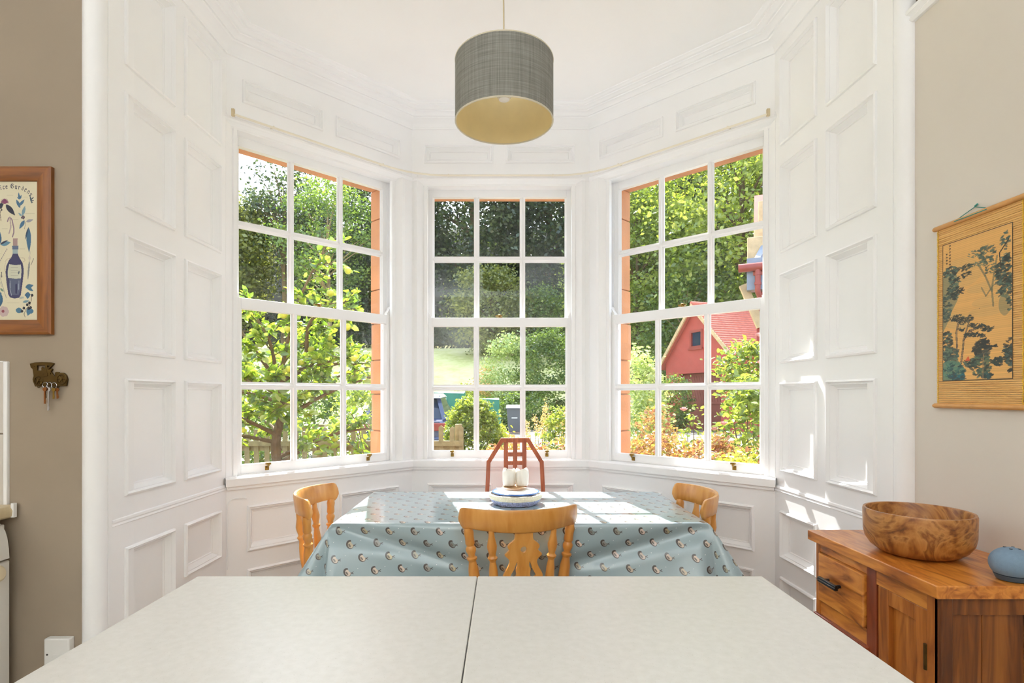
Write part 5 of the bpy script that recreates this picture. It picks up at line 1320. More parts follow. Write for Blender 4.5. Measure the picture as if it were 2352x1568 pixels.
LEAF4 = np.array([(0, 0, 0), (0.5, 0.30, 0.05), (1, 0, -0.05), (0.5, -0.30, 0.05)]); F4 = [[0, 1, 2, 3]]
LEAF6 = np.array([(0, 0, 0), (0.28, 0.27, 0.10), (0.68, 0.25, 0.08), (1, 0, -0.10), (0.68, -0.25, 0.08), (0.28, -0.27, 0.10)]); F6 = [[0, 1, 2, 3], [0, 3, 4, 5]]
def leaves_mesh(name, P_, size, up=0.5, big=False, out_dir=None, droop=0.0, rnd=None):
    n_ = len(P_); tpl, fc = (LEAF6, F6) if big else (LEAF4, F4)
    d = rng.normal(size=(n_, 3)); d[:, 2] = d[:, 2] * 0.6 - droop
    if out_dir is not None: d += out_dir * 1.1
    d /= np.linalg.norm(d, axis=1, keepdims=True) + 1e-9
    nn = rng.normal(size=(n_, 3)); nn[:, 2] += up * 2.2
    s_ = np.cross(nn, d); s_ /= np.linalg.norm(s_, axis=1, keepdims=True) + 1e-9
    u = np.cross(d, s_)
    sz = (size * rng.uniform(0.65, 1.3, n_))[:, None, None] if not isinstance(size, np.ndarray) else size[:, None, None]
    co = P_[:, None, :] + sz * (tpl[None, :, 0:1] * d[:, None, :] + tpl[None, :, 1:2] * s_[:, None, :] + tpl[None, :, 2:3] * u[:, None, :])
    k_ = tpl.shape[0]
    q = (np.arange(n_)[:, None, None] * k_ + np.array(fc)[None]).reshape(-1, 4)
    me = bpy.data.meshes.new(name); V = co.reshape(-1, 3)
    me.vertices.add(len(V)); me.vertices.foreach_set('co', V.astype(np.float32).ravel())
    me.loops.add(q.size); me.loops.foreach_set('vertex_index', q.astype(np.int32).ravel())
    me.polygons.add(len(q)); me.polygons.foreach_set('loop_start', np.arange(0, q.size, 4, dtype=np.int32)); me.update(calc_edges=True)
    at = me.attributes.new('rnd', 'FLOAT', 'POINT')
    rv = rng.random(n_) if rnd is None else rnd
    at.data.foreach_set('value', np.repeat(np.clip(rv, 0, 1), k_).astype(np.float32))
    return me

def crown_points(centre, rad, n_clusters, per, spread, shell=0.55):
    c = np.array(centre, float); r_ = np.array(rad, float)
    v = rng.normal(size=(n_clusters, 3)); v /= np.linalg.norm(v, axis=1, keepdims=True)
    q = shell + (1 - shell) * rng.random(n_clusters) ** 0.6
    cc = c + v * q[:, None] * r_
    base = rng.random(n_clusters)
    pts = np.repeat(cc, per, 0) + rng.normal(size=(n_clusters * per, 3)) * (spread * np.array([1, 1, 0.6]))
    rv = np.clip(np.repeat(base, per) * 0.5 + rng.random(n_clusters * per) * 0.5, 0, 1)
    return pts, rv, cc

def tree(name, label, x, y, h, rad, mat, n_clusters=110, per=130, leaf=0.30, base_frac=0.18, bark='bark', group=None, spread=0.75, src=None, rz=0, scale=1.0):
    z = float(terrain_h(np.array(x), np.array(y))) - 0.1
    if src is not None:
        o = copy_tree(src); o['label'] = label; o.location = (x, y, z); o.rotation_euler[2] = rz; o.scale = (scale,) * 3
        return o
    t_ = thing(name, label, 'tree', (x, y, z), rz, group)
    ch_h = h * (1 - base_frac)
    pts, rv, cc = crown_points((0, 0, h * base_frac + ch_h / 2), (rad, rad, ch_h / 2), n_clusters, per, spread)
    me = leaves_mesh('foliage', pts, leaf, 0.4, rnd=rv); o = bpy.data.objects.new('foliage', me); COL.objects.link(o); fin(o, mat, t_); o['kind'] = 'stuff'
    m = MB(); r0 = h * 0.018
    m.tube([(0, 0, 0), (0.1, 0, h * 0.25), (-0.1, 0.1, h * 0.55), (0, 0, h * 0.85)], [r0, r0 * 0.8, r0 * 0.5, r0 * 0.12], 8); m.build('trunk', bark, t_)
    m = MB()
    for i in range(0, n_clusters, max(1, n_clusters // 26)):
        p = cc[i]; z0 = max(h * 0.15, p[2] * 0.72)
        m.tube([(0, 0, z0), (p[0] * 0.5, p[1] * 0.5, (z0 + p[2]) / 2 + 0.2), tuple(p)], [r0 * 0.3, r0 * 0.18, r0 * 0.05], 5)
    m.build('branches', bark, t_)
    return t_

G = 'trees in the wood beyond the lawn'
t1 = tree('dark_tree', 'tall dark evergreen tree behind the lawn, filling the middle window', -2.5, 50, 23, 5.6, 'leaf_dark', 260, 120, 0.38, 0.03, group=G)
t2 = tree('beech_tree', 'olive-brown leafy tree at the near end of the wood by the apple tree window', -24, 46, 13.0, 5.2, 'leaf_olive', 200, 120, 0.36, 0.06, group=G)
t3 = tree('lime_tree', 'bright sunlit broadleaf tree towering behind the red garage', 13.5, 31, 17.5, 5.4, 'leaf_bright', 240, 130, 0.28, 0.10, group=G)
tree('dark_tree', 'tall dark evergreen tree beside the lawn edge, thin gap of sky next to it', 4.5, 51, 0, 0, '', src=t1, rz=1.3, scale=1.02)
tree('dark_tree', 'dark evergreen tree behind the top of the apple tree', -10.5, 49, 0, 0, '', src=t1, rz=2.1, scale=0.70)
tree('dark_tree', 'dark evergreen low under the sky gap in the apple tree window', -17.5, 52, 0, 0, '', src=t1, rz=3.9, scale=0.46)
tree('dark_tree', 'shaded dark evergreen behind the white-leaved climber by the garage', 11.5, 47, 0, 0, '', src=t1, rz=4.7, scale=0.95)
tree('dark_tree', 'shaded dark evergreen behind the garage roof ridge', 20.0, 46, 0, 0, '', src=t1, rz=5.5, scale=0.95)
tree('dark_tree', 'dark evergreen at the far end of the wood past the garage', 30.0, 48, 0, 0, '', src=t1, rz=0.4, scale=0.95)
tree('dark_tree', 'dark evergreen at the far end of the wood past the apple tree', -33.0, 50, 0, 0, '', src=t1, rz=0.9, scale=0.8)
tree('beech_tree', 'olive leafy tree at the outer end of the wood', -31, 40, 0, 0, '', src=t2, rz=2.2, scale=0.85)
tree('lime_tree', 'yellow-green broadleaf tree leaning in front of the dark evergreen by the garage', 8.3, 34, 0, 0, '', src=t3, rz=2.5, scale=0.72)
tree('lime_tree', 'bright broadleaf tree beyond the neighbouring red wall', 19.5, 33, 0, 0, '', src=t3, rz=4.1, scale=1.0)
tree('ash_tree', 'feathery light green tree with open crown against the sky', -13.0, 42, 13.8, 3.6, 'leaf_mid', 80, 90, 0.26, 0.22, group=G, spread=0.6, bark='pale_bark')
tree('pine_tree', 'thin-crowned pine standing above its neighbours against the sky', -17.5, 45, 15.6, 2.4, 'leaf_dark', 44, 90, 0.30, 0.45, group=G, spread=0.7)
tree('small_tree', 'olive-green bushy tree in front of the dark evergreens in the middle', -0.6, 40, 6.6, 2.6, 'leaf_olive', 90, 130, 0.24, 0.02, group=G, spread=0.5)
tree('small_tree', 'grey-green drooping shrubby tree in front of the dark evergreens', 3.6, 40, 5.2, 2.0, 'leaf_mid', 60, 110, 0.22, 0.02, group=G, spread=0.5)
tree('small_tree', 'leafy green tree with bare stems beside the garage gable', 9.6, 29, 7.5, 1.9, 'leaf_mid', 70, 110, 0.20, 0.1, group=G, spread=0.45, bark='pale_bark')
# dark hedge line at the foot of the wood
for i in range(7):
    x = -17 + 4.6 * i + rng.uniform(-0.5, 0.5)
    t_ = thing('hedge_bush', 'low dark green hedge bush at the foot of the wood', 'bush', (x, 46.5, float(terrain_h(np.array(x), np.array(46.5)))), group='hedge at the foot of the wood')
    pts, rv, _ = crown_points((0, 0, 1.4), (2.9, 1.4, 1.6), 46, 70, 0.42, 0.5)
    o = bpy.data.objects.new('foliage', leaves_mesh('foliage', pts, 0.24, 0.4, rnd=rv)); COL.objects.link(o); fin(o, 'leaf_dark', t_); o['kind'] = 'stuff'
    m = MB()
    for a in range(4): m.tube([(0.2 * a - 0.3, 0, -0.1), (0.6 * a - 0.9, 0.1, 1.5)], [0.06, 0.02], 5)
    m.build('stem', 'bark', t_)

def shrub(name, label, cat, x, y, z0, rad, mat, ncl, per, leaf, big=False, spread=0.12, zc=None, stems=5, group=None, up=0.5, shell=0.6):
    t_ = thing(name, label, cat, (x, y, z0), 0, group)
    zc = rad[2] if zc is None else zc
    pts, rv, cc = crown_points((0, 0, zc), rad, ncl, per, spread, shell)
    keep = pts[:, 2] > 0.02; pts, rv = pts[keep], rv[keep]
    o = bpy.data.objects.new('foliage', leaves_mesh('foliage', pts, leaf, up, big, rnd=rv)); COL.objects.link(o); fin(o, mat, t_); o['kind'] = 'stuff'
    m = MB()
    for i in range(stems):
        p = cc[i * (len(cc) // stems)]; w_ = 0.012 + 0.006 * rad[0]
        m.tube([(p[0] * 0.1, p[1] * 0.1, -0.03), (p[0] * 0.4, p[1] * 0.4, max(0.1, p[2]) * 0.5), (p[0], p[1], max(0.15, p[2]))], [w_, w_ * 0.7, w_ * 0.25], 5)
    m.build('stem', 'bark', t_)
    return t_
GZ = -0.10
# big shrubs past the drive in the middle window
shrub('large_shrub', 'big pale green shrub with frothy top behind the grey wheelie bin', 'shrub', 0.55, 27.0, 0.0, (1.55, 1.2, 2.35), 'leaf_pale', 150, 70, 0.13, spread=0.22, zc=2.0)
shrub('large_shrub', 'big dense green shrub with speckled leaves beside the frothy shrub', 'shrub', 2.35, 26.5, 0.0, (1.75, 1.2, 2.5), 'leaf_mid', 180, 70, 0.13, spread=0.22, zc=2.0)
shrub('hedge_shrub', 'mid-green hedge behind the grey wheelie bin', 'shrub', 0.85, 23.6, GZ, (1.5, 0.6, 0.72), 'leaf_mid', 70, 60, 0.12, spread=0.14)
shrub('hedge_shrub', 'pale yellow-green hedge behind the green covered stack', 'shrub', -0.9, 26.0, GZ, (1.6, 0.7, 0.80), 'leaf_bright', 70, 60, 0.12, spread=0.14)
shrub('yellow_shrub', 'small golden yellow shrub at the foot of the lawn', 'shrub', -1.75, 27.0, 0.1, (0.62, 0.5, 0.85), 'leaf_yellow', 70, 60, 0.11, spread=0.14)
shrub('pink_grass', 'tuft of rusty pink seed heads beside the big shrub', 'shrub', -0.85, 27.5, 0.1, (0.45, 0.5, 1.7), 'spike_peach', 36, 40, 0.10, spread=0.14, up=0.0)
# round clipped bush and border plants
shrub('round_bush', 'dome-shaped bright green bush beside the picket fence', 'bush', -0.36, 7.2, GZ, (0.345, 0.35, 0.56), 'leaf_bright', 420, 30, 0.042, True, spread=0.035, zc=0.86, shell=0.82)
shrub('border_shrub', 'yellow-green leafy clump next to the dome-shaped bush', 'shrub', 0.02, 7.6, GZ, (0.17, 0.3, 0.42), 'leaf_yellow', 70, 20, 0.045, True, spread=0.04, zc=0.62)
SG = 'spirea clumps along the border'
for i, (x, y, r_, hgt, lb) in enumerate(((0.12, 6.1, 0.36, 0.92, 'yellow and orange spirea clump next to the dome-shaped bush'), (0.62, 6.0, 0.38, 0.90, 'russet-tipped spirea clump behind the tall chair'), (1.10, 5.9, 0.36, 0.95, 'orange-tinged spirea clump by the stone mullion'),
                                         (1.55, 5.5, 0.40, 0.98, 'orange spirea clump nearest the stone jamb of the garage window'), (2.00, 5.3, 0.40, 0.95, 'rust and yellow spirea clump under the garage door view'), (2.42, 5.0, 0.38, 0.92, 'low rust-coloured spirea clump at the foot of the rose bush'),
                                         (2.05, 4.72, 0.30, 0.86, 'bright yellow-green spirea clump below the garage window'))):
    shrub('spirea', lb, 'shrub', x, y, GZ, (r_, 0.34, hgt / 2 + (0.04 if i > 2 else 0.02)), 'leaf_spirea' if i != 6 else 'leaf_yellow', 110, 22, 0.05, True, spread=0.05, zc=hgt / 2 + (0.08 if i > 2 else 0.05), group=SG)
shrub('border_shrub', 'glossy green clump in front of the peach flower spikes', 'shrub', 0.98, 8.6, GZ, (0.30, 0.25, 0.55), 'leaf_bright', 80, 22, 0.065, True, spread=0.06, zc=0.72)
shrub('climbing_shrub', 'white-flecked climbing shrub beside the orange stone jamb', 'shrub', 2.36, 9.4, GZ, (0.36, 0.4, 1.12), 'leaf_pale', 170, 26, 0.07, True, spread=0.08, zc=1.15)
shrub('border_shrub', 'orange and cream leafed shrub under the climbing shrub', 'shrub', 2.0, 7.2, GZ, (0.26, 0.3, 0.64), 'leaf_spirea', 90, 22, 0.055, True, spread=0.06, zc=0.66)
shrub('ivy_mound', 'dark green ivy mound against the garage corner', 'shrub', 7.0, 22.5, GZ, (0.7, 0.5, 1.15), 'leaf_mid', 90, 40, 0.10, spread=0.12)
# peach flower spikes
fs_ = thing('flower_spikes', 'tall peach-coloured flower spikes in the border behind the tall chair', 'flowers', (0.72, 9.0, GZ))
for i in range(22):
    a = rng.uniform(-0.38, 0.42); b_ = rng.uniform(-0.25, 0.25); hgt = rng.uniform(1.08, 1.42) - abs(a) * 0.3
    MB().tube([(a * 0.5, b_ * 0.5, 0), (a * 0.8, b_, hgt * 0.5), (a, b_, hgt)], [0.006, 0.005, 0.002], 5).build('stalk', 'leaf_bright', fs_)
    n_ = 70; zz = rng.uniform(hgt * 0.62, hgt, n_); pts = np.stack([a * (0.7 + 0.3 * zz / hgt) + rng.normal(0, 0.014, n_), b_ + rng.normal(0, 0.014, n_), zz], 1)
    o = bpy.data.objects.new('flower_spike', leaves_mesh('flower_spike', pts, 0.032, 0.1)); COL.objects.link(o); fin(o, 'spike_peach', fs_)
# rose bushes with pink blooms
def rose_bloom(parent, x, y, z, s_):
    m = MB()
    for L_ in range(3):
        for i in range(5):
            a = R(72 * i + 36 * L_); r0 = (0.5 + 0.25 * L_) * s_
            c_ = Vector((x + math.cos(a) * r0 * 0.5, y + math.sin(a) * r0 * 0.5, z - 0.12 * s_ * L_))
            u_ = Vector((-math.sin(a), math.cos(a), 0)); o_ = Vector((math.cos(a), math.sin(a), 0))
            m.add([c_ - o_ * r0 * 0.4 - Vector((0, 0, s_ * 0.35)), c_ + u_ * r0 * 0.55, c_ + o_ * r0 * 0.45 + Vector((0, 0, s_ * 0.4)), c_ - u_ * r0 * 0.55], [(0, 1, 2, 3)])
    m.build('bloom', 'rose_pink', parent, smooth=60)
rb = shrub('rose_bush', 'tall leafy rose bush with pink blooms in front of the garage', 'shrub', 2.72, 6.1, GZ, (0.34, 0.32, 0.78), 'leaf_bright', 110, 20, 0.075, True, spread=0.08, zc=0.92, stems=7)
for x, y, z in ((-0.42, -0.1, 1.10), (-0.34, -0.15, 1.16), (0.28, -0.2, 1.62), (0.12, 0, 1.82), (0.34, -0.1, 1.55)): rose_bloom(rb, x, y, z, 0.045)
rb2 = shrub('rose_bush', 'sunlit climbing rose sprawling up the red wall', 'shrub', 3.92, 8.55, GZ, (0.58, 0.33, 0.48), 'leaf_bright', 90, 22, 0.08, True, spread=0.09, zc=1.80, stems=7)
for x, y, z in ((0.15, -0.3, 2.42), (-0.1, -0.3, 2.36), (0.32, -0.35, 1.5)): rose_bloom(rb2, x, y, z, 0.06)
rb3 = shrub('rose_bush', 'spindly rose shoot with one pale pink bloom before the garage door', 'shrub', 2.22, 6.4, GZ, (0.13, 0.1, 0.30), 'leaf_bright', 14, 7, 0.06, True, spread=0.05, zc=1.02, stems=4)
rose_bloom(rb3, -0.12, 0, 1.30, 0.05)

# ------------------------------------------------------------------ apple tree
at_ = thing('apple_tree', 'apple tree with large sunlit leaves and yellow-green apples by the fence', 'tree', (-2.30, 5.75, GZ))
m = MB()
m.tube(smoothpts([(0, 0, 0), (0.03, 0, 0.5), (-0.02, 0, 0.95), (0.05, 0.02, 1.35), (0.02, 0, 1.7)], 4), [0.072 - 0.0030 * i for i in range(17)], 10)
m.build('trunk', 'bark', at_)
limbs = []
for i in range(15):
    a = 2 * math.pi * i / 15 * 2.4; z0 = 0.75 + 0.07 * i; L_ = rng.uniform(0.75, 1.25)
    e = Vector((math.cos(a) * L_ * 1.12, math.sin(a) * L_ * 0.7, z0 + rng.uniform(0.05, 0.6)))
    limbs.append((Vector((0.02, 0, z0)), e))
limbs += [(Vector((0.02, 0, 1.6)), Vector((0.52, -0.1, 2.95))), (Vector((0, 0, 1.6)), Vector((-0.25, -0.1, 2.35))), (Vector((0, 0, 1.6)), Vector((-0.62, 0, 2.45))), (Vector((0.3, 0, 1.9)), Vector((0.75, -0.1, 2.4)))]
twigs = []
m = MB()
for a, b in limbs:
    mid = a.lerp(b, 0.5) + Vector((rng.normal(0, 0.05), rng.normal(0, 0.05), rng.normal(0.04, 0.04)))
    m.tube(smoothpts([tuple(a), tuple(mid), tuple(b)], 4), [0.022 * (1 - j / 9.6) + 0.003 for j in range(9)], 6)
    for t in np.linspace(0.3, 1.0, 11):
        base = a.lerp(mid, t * 2) if t < 0.5 else mid.lerp(b, t * 2 - 1)
        d = Vector((rng.normal(), rng.normal() * 0.8, rng.normal() * 0.6 + 0.35)).normalized() * rng.uniform(0.16, 0.36)
        twigs.append((base, base + d)); m.tube([tuple(base), tuple(base + d)], [0.007, 0.003], 4)
m.build('branches', 'bark', at_)
pp = []; od = []
for a, b in twigs:
    for j in range(22):
        t = rng.uniform(0.15, 1.05); p = a.lerp(b, t); d = (b - a).normalized()
        pp.append(tuple(p + Vector(rng.normal(size=3)) * 0.02)); od.append(tuple(d))
for a, b in limbs[-4:]:
    for j in range(26):
        t = rng.uniform(0.35, 1.0); p = a.lerp(b, t); pp.append(tuple(p + Vector(rng.normal(size=3)) * 0.05)); od.append(tuple((b - a).normalized()))
pp = np.array(pp); od = np.array(od); 
order = np.argsort(pp[:, 1] + rng.normal(0, 0.15, len(pp)))          # nearest the house first
near, rest = order[:300], order[300:]
o = bpy.data.objects.new('foliage', leaves_mesh('foliage', pp[rest], 0.08, 0.55, True, od[rest], 0.15)); COL.objects.link(o); fin(o, 'leaf_apple', at_); o['kind'] = 'stuff'
protos = [leaves_mesh('leaf', np.zeros((1, 3)), np.array([0.082]), 0.5, True, rnd=np.array([v])) for v in (0.1, 0.35, 0.55, 0.75, 0.95)]
for me in protos: me.materials.append(MATS['leaf_apple'])
for i, ix in enumerate(near):
    share('leaf', protos[i % 5], None, at_, tuple(pp[ix]), (rng.uniform(-0.9, 0.9), rng.uniform(-0.9, 0.9), rng.uniform(0, 6.28)), (rng.uniform(0.75, 1.3),) * 3)
ap_ = MB(); ap_.lathe([(0.0, 0.004), (0.012, 0.0), (0.026, 0.010), (0.034, 0.030), (0.034, 0.042), (0.026, 0.058), (0.012, 0.062), (0.0, 0.054)], 16); apme = ap_.mesh('apple', 60)
for i in range(26):
    a, b = twigs[int(rng.integers(len(twigs)))]; p = b + Vector((0, -0.05, -0.07))
    share('apple', apme, 'apple_skin', at_, tuple(p), (rng.uniform(-0.3, 0.3), rng.uniform(-0.3, 0.3), 0), (rng.uniform(0.85, 1.2),) * 3)
# young sapling shoots low by the window
shrub('apple_sucker', 'low leafy apple shoot beside the picket fence', 'shrub', -1.72, 5.35, GZ, (0.25, 0.2, 0.40), 'leaf_apple', 30, 7, 0.08, True, spread=0.07, zc=0.66, stems=5)
shrub('dark_bush', 'dark green bush low behind the apple tree trunk', 'shrub', -3.9, 8.2, GZ, (1.0, 0.5, 0.80), 'leaf_mid', 90, 40, 0.08, spread=0.11)
for hx_, hy_, hh_, lb_ in ((-5.4, 11.6, 1.05, 'tall mid-green shrub far behind the apple tree trunk'), (-4.45, 13.2, 1.0, 'rounded mid-green shrub behind the apple branches'), (-6.9, 11.0, 1.15, 'tall mid-green shrub at the outer end behind the apple tree')):
    shrub('garden_shrub', lb_, 'shrub', hx_, hy_, GZ, (0.95, 0.5, hh_), 'leaf_mid', 100, 40, 0.09, spread=0.12, group='shrubs behind the apple tree')
shrub('side_shrub', 'pale bright shrub beyond the fence beside the stone jamb', 'shrub', -2.1, 9.0, GZ, (0.5, 0.4, 0.95), 'leaf_bright', 80, 40, 0.07, spread=0.1)

# ------------------------------------------------------------------ picket fence
fc = thing('picket_fence', 'weathered grey-green picket fence in front of the parked car', 'fence', (-5.6, 6.75, GZ))
pk = MB(); pk.prism([(-0.028, 0), (0.028, 0), (0.028, 1.04), (0, 1.06), (-0.028, 1.04)], -0.009, 0.009); pkm = pk.mesh('picket', 0)
for i in range(44):
    share('picket', pkm, 'fence_wood', fc, (0.05 + i * 0.118, rng.uniform(-0.003, 0.003), 0.02 + rng.uniform(-0.01, 0.01)), (0, rng.uniform(-0.012, 0.012), 0))
for z in (0.30, 0.78): MB().box(0, 5.15, 0.009, 0.045, z, z + 0.10).build('rail', 'fence_wood', fc, smooth=0)
MB().box(0, 5.15, -0.03, 0.05, 0.84, 0.90).build('rail', 'fence_wood', fc, smooth=0)
for i in range(4): MB().box(i * 1.68, i * 1.68 + 0.09, 0.045, 0.135, 0, 1.10).build('post', 'fence_wood', fc, bevel=0.01, smooth=0)

# ------------------------------------------------------------------ parked car, tail towards the house
car = thing('parked_car', 'dark blue parked car with pale roof, tail towards the picket fence', 'car', (-1.92, 11.0, GZ + 0.01))
def loft(sections, name, mat, parent, smooth=40):
    m = MB(); k = len(sections[0]); vs = [p for s_ in sections for p in s_]
    fs = [(i * k + j, (i + 1) * k + j, (i + 1) * k + (j + 1) % k, i * k + (j + 1) % k) for i in range(len(sections) - 1) for j in range(k)]
    fs += [tuple(range(k)), tuple((len(sections) - 1) * k + j for j in reversed(range(k)))]
    m.add(vs, fs); return m.build(name, mat, parent, smooth=smooth)
def sec(y, w_, z0, z1): return [(-w_, y, z0 + 0.08), (-w_ + 0.06, y, z0), (w_ - 0.06, y, z0), (w_, y, z0 + 0.08), (w_ + 0.01, y, (z0 + z1) / 2), (w_ - 0.02, y, z1 - 0.06), (w_ - 0.10, y, z1), (-w_ + 0.10, y, z1), (-w_ + 0.02, y, z1 - 0.06), (-w_ - 0.01, y, (z0 + z1) / 2)]
loft([sec(0.0, 0.80, 0.32, 0.92), sec(0.12, 0.88, 0.24, 0.98), (sec(0.6, 0.90, 0.22, 0.98)), sec(1.8, 0.90, 0.22, 0.97), sec(3.0, 0.89, 0.22, 0.95), sec(3.9, 0.84, 0.24, 0.84), sec(4.2, 0.72, 0.34, 0.70)], 'body', 'car_body', car)
loft([[(-0.80, 0.10, 0.95), (0.80, 0.10, 0.95), (0.62, 0.52, 1.40), (-0.62, 0.52, 1.40)], [(-0.82, 1.6, 0.95), (0.82, 1.6, 0.95), (0.64, 1.6, 1.45), (-0.64, 1.6, 1.45)], [(-0.78, 3.1, 0.94), (0.78, 3.1, 0.94), (0.60, 2.3, 1.42), (-0.60, 2.3, 1.42)]], 'glasshouse', 'car_glass', car)
loft([[(-0.70, 0.30, 1.385), (0.70, 0.30, 1.385), (0.66, 0.30, 1.43), (-0.66, 0.30, 1.43)], [(-0.70, 1.4, 1.42), (0.70, 1.4, 1.42), (0.64, 1.4, 1.49), (-0.64, 1.4, 1.49)], [(-0.64, 2.4, 1.39), (0.64, 2.4, 1.39), (0.60, 2.4, 1.44), (-0.60, 2.4, 1.44)]], 'roof', 'car_roof', car)
for sx in (-1, 1):
    MB().box(min(sx * 0.52, sx * 0.86), max(sx * 0.52, sx * 0.86), -0.03, 0.16, 0.74, 0.90).build('tail_light', 'car_light', car, bevel=0.02)
    MB().bar((sx * 0.80, 0.10, 0.95), (sx * 0.64, 0.46, 1.41), 0.08, 0.05, (0, 1, 0)).build('pillar', 'car_body', car)
    for y in (0.75, 3.35):
        wh = MB(); wh.lathe([(0.10, -0.09), (0.30, -0.10), (0.325, -0.05), (0.325, 0.05), (0.30, 0.10), (0.10, 0.09)], 28, (sx * 0.84, y, 0.325), Matrix.Rotation(R(90), 4, 'Y')); wh.build('wheel', 'tyre', car)
MB().box(-0.86, 0.86, -0.06, 0.14, 0.36, 0.62).build('bumper', 'car_body', car, bevel=0.03)
MB().box(-0.26, 0.26, -0.02, 0.0, 0.66, 0.77).build('number_plate', 'plate_yellow', car)

# ------------------------------------------------------------------ wheelie bin and green covered stacks
wb = thing('wheelie_bin', 'dark grey wheelie bin standing before the hedge across the drive', 'bin', (0.515, 21.5, GZ))
loft([[(-0.22, -0.27, 0.05), (0.22, -0.27, 0.05), (0.22, 0.27, 0.05), (-0.22, 0.27, 0.05)], [(-0.28, -0.34, 0.96), (0.28, -0.34, 0.96), (0.28, 0.36, 0.96), (-0.28, 0.36, 0.96)]], 'body', 'bin_grey', wb, 20)
loft([[(-0.31, -0.38, 0.94), (0.31, -0.38, 0.94), (0.31, 0.40, 0.97), (-0.31, 0.40, 0.97)], [(-0.31, -0.38, 0.98), (0.31, -0.38, 0.98), (0.29, 0.40, 1.09), (-0.29, 0.40, 1.09)]], 'lid', 'bin_grey', wb, 20)
MB().box(-0.10, 0.12, -0.325, -0.30, 0.58, 0.62).build('label_strip', 'bin_label', wb)
for sx in (-1, 1):
    m = MB(); m.lathe([(0.02, -0.03), (0.10, -0.03), (0.10, 0.03), (0.02, 0.03)], 18, (sx * 0.25, 0.30, 0.10), Matrix.Rotation(R(90), 4, 'Y')); m.build('wheel', 'tyre', wb)
def cover(x, y, w_, d_, h_, lab):
    t_ = thing('covered_stack', lab, 'tarpaulin', (x, y, GZ), group='green covered stacks across the drive')
    loft([[(-w_ - 0.05, -d_ - 0.05, h_ * 0.35), (w_ + 0.05, -d_ - 0.05, h_ * 0.35), (w_ + 0.05, d_, h_ * 0.35), (-w_ - 0.05, d_, h_ * 0.35)], [(-w_, -d_, h_ * 0.7), (w_, -d_, h_ * 0.72), (w_, d_, h_ * 0.7), (-w_, d_, h_ * 0.7)], [(-w_ * 0.96, -d_ * 0.9, h_), (w_ * 0.97, -d_ * 0.9, h_ * 0.97), (w_ * 0.95, d_, h_ * 1.02), (-w_ * 0.95, d_, h_)]], 'tarpaulin', 'tarp_green', t_, 25)
    MB().box(-w_ * 0.9, w_ * 0.9, -d_ * 0.85, d_ * 0.9, 0, h_ * 0.6).build('log_stack', 'bark', t_)
cover(-0.42, 19.5, 0.38, 0.4, 1.34, 'green tarpaulin-covered log stack between dome bush and wheelie bin')
cover(-1.85, 17.5, 0.75, 0.5, 1.56, 'long green tarpaulin-covered log stack behind the car roof')

# ------------------------------------------------------------------ red garage
gar = thing('red_garage', 'red rendered garage with steep tiled roof and brown door', 'garage', (8.06, 23.0, -0.12), R(18))
# local x along the ridge away from the gable, y to the far side; gable at x = 0
E1, E2, AZ = 3.10, 2.85, 5.15
m = MB(); LN = 6.0
# gable wall with openings: assembled from strips around door and window
dy0, dy1, dz1 = -1.5, 1.2, 2.40; wy0, wy1, wz0, wz1 = -0.37, 0.37, 3.45, 4.15
def zroof(y): return AZ - (AZ - E1) * (-y) / 2.2 if y < 0 else AZ - (AZ - E2) * y / 2.2
def strip(ya, yb, za_, zb_=None):
    za = lambda y: za_
    zb = (lambda y: zb_) if zb_ is not None else (lambda y: zroof(y) - 0.03)
    m.add([(x, y, z) for x in (0.0, 0.25) for y, z in ((ya, za(ya)), (yb, za(yb)), (yb, zb(yb)), (ya, zb(ya)))], [(0, 1, 2, 3), (7, 6, 5, 4), (0, 4, 5, 1), (1, 5, 6, 2), (2, 6, 7, 3), (3, 7, 4, 0)])
strip(-2.1, dy0, 0); strip(dy1, 2.1, 0)
strip(dy0, wy0, dz1); strip(wy1, dy1, dz1); strip(wy0, wy1, dz1, wz0)
strip(wy0, 0.0, wz1); strip(0.0, wy1, wz1)
m.box(0.25, LN, -2.1, -1.85, 0, E1 - 0.1); m.box(0.25, LN, 1.85, 2.1, 0, E2 - 0.1); m.box(LN - 0.25, LN, -1.85, 1.85, 0, 3.0)
m.build('wall', 'red_render', gar, smooth=0)
gd = MB().box(0.30, 0.36, dy0, dy1, 0, dz1).build('garage_door', 'door_brown', gar, smooth=0)
nb = 16
for i in range(nb):     # diagonal boards
    a = dy0 + 0.05 + (dy1 - dy0 - 0.1) * i / nb; wd = (dy1 - dy0 - 0.1) / nb
    z_t = dz1 - 0.12
    m = MB(); m.add([(0.285, a, 1.22), (0.285, a + wd * 0.9, 1.22), (0.285, min(a + wd * 0.9 + 0.35, dy1), z_t), (0.285, min(a + 0.35, dy1 - 0.02), z_t), (0.30, a, 1.22), (0.30, a + wd * 0.9, 1.22), (0.30, min(a + wd * 0.9 + 0.35, dy1), z_t), (0.30, min(a + 0.35, dy1 - 0.02), z_t)], [(0, 1, 2, 3), (0, 4, 5, 1), (1, 5, 6, 2), (2, 6, 7, 3), (3, 7, 4, 0)])
    m.build('board', 'door_brown', gd, smooth=0)
for z in (0.05, 1.12, dz1 - 0.12): MB().box(0.27, 0.30, dy0, dy1, z, z + 0.10).build('door_rail', 'door_brown', gd, smooth=0)
gw = MB(); t_ = 0.07
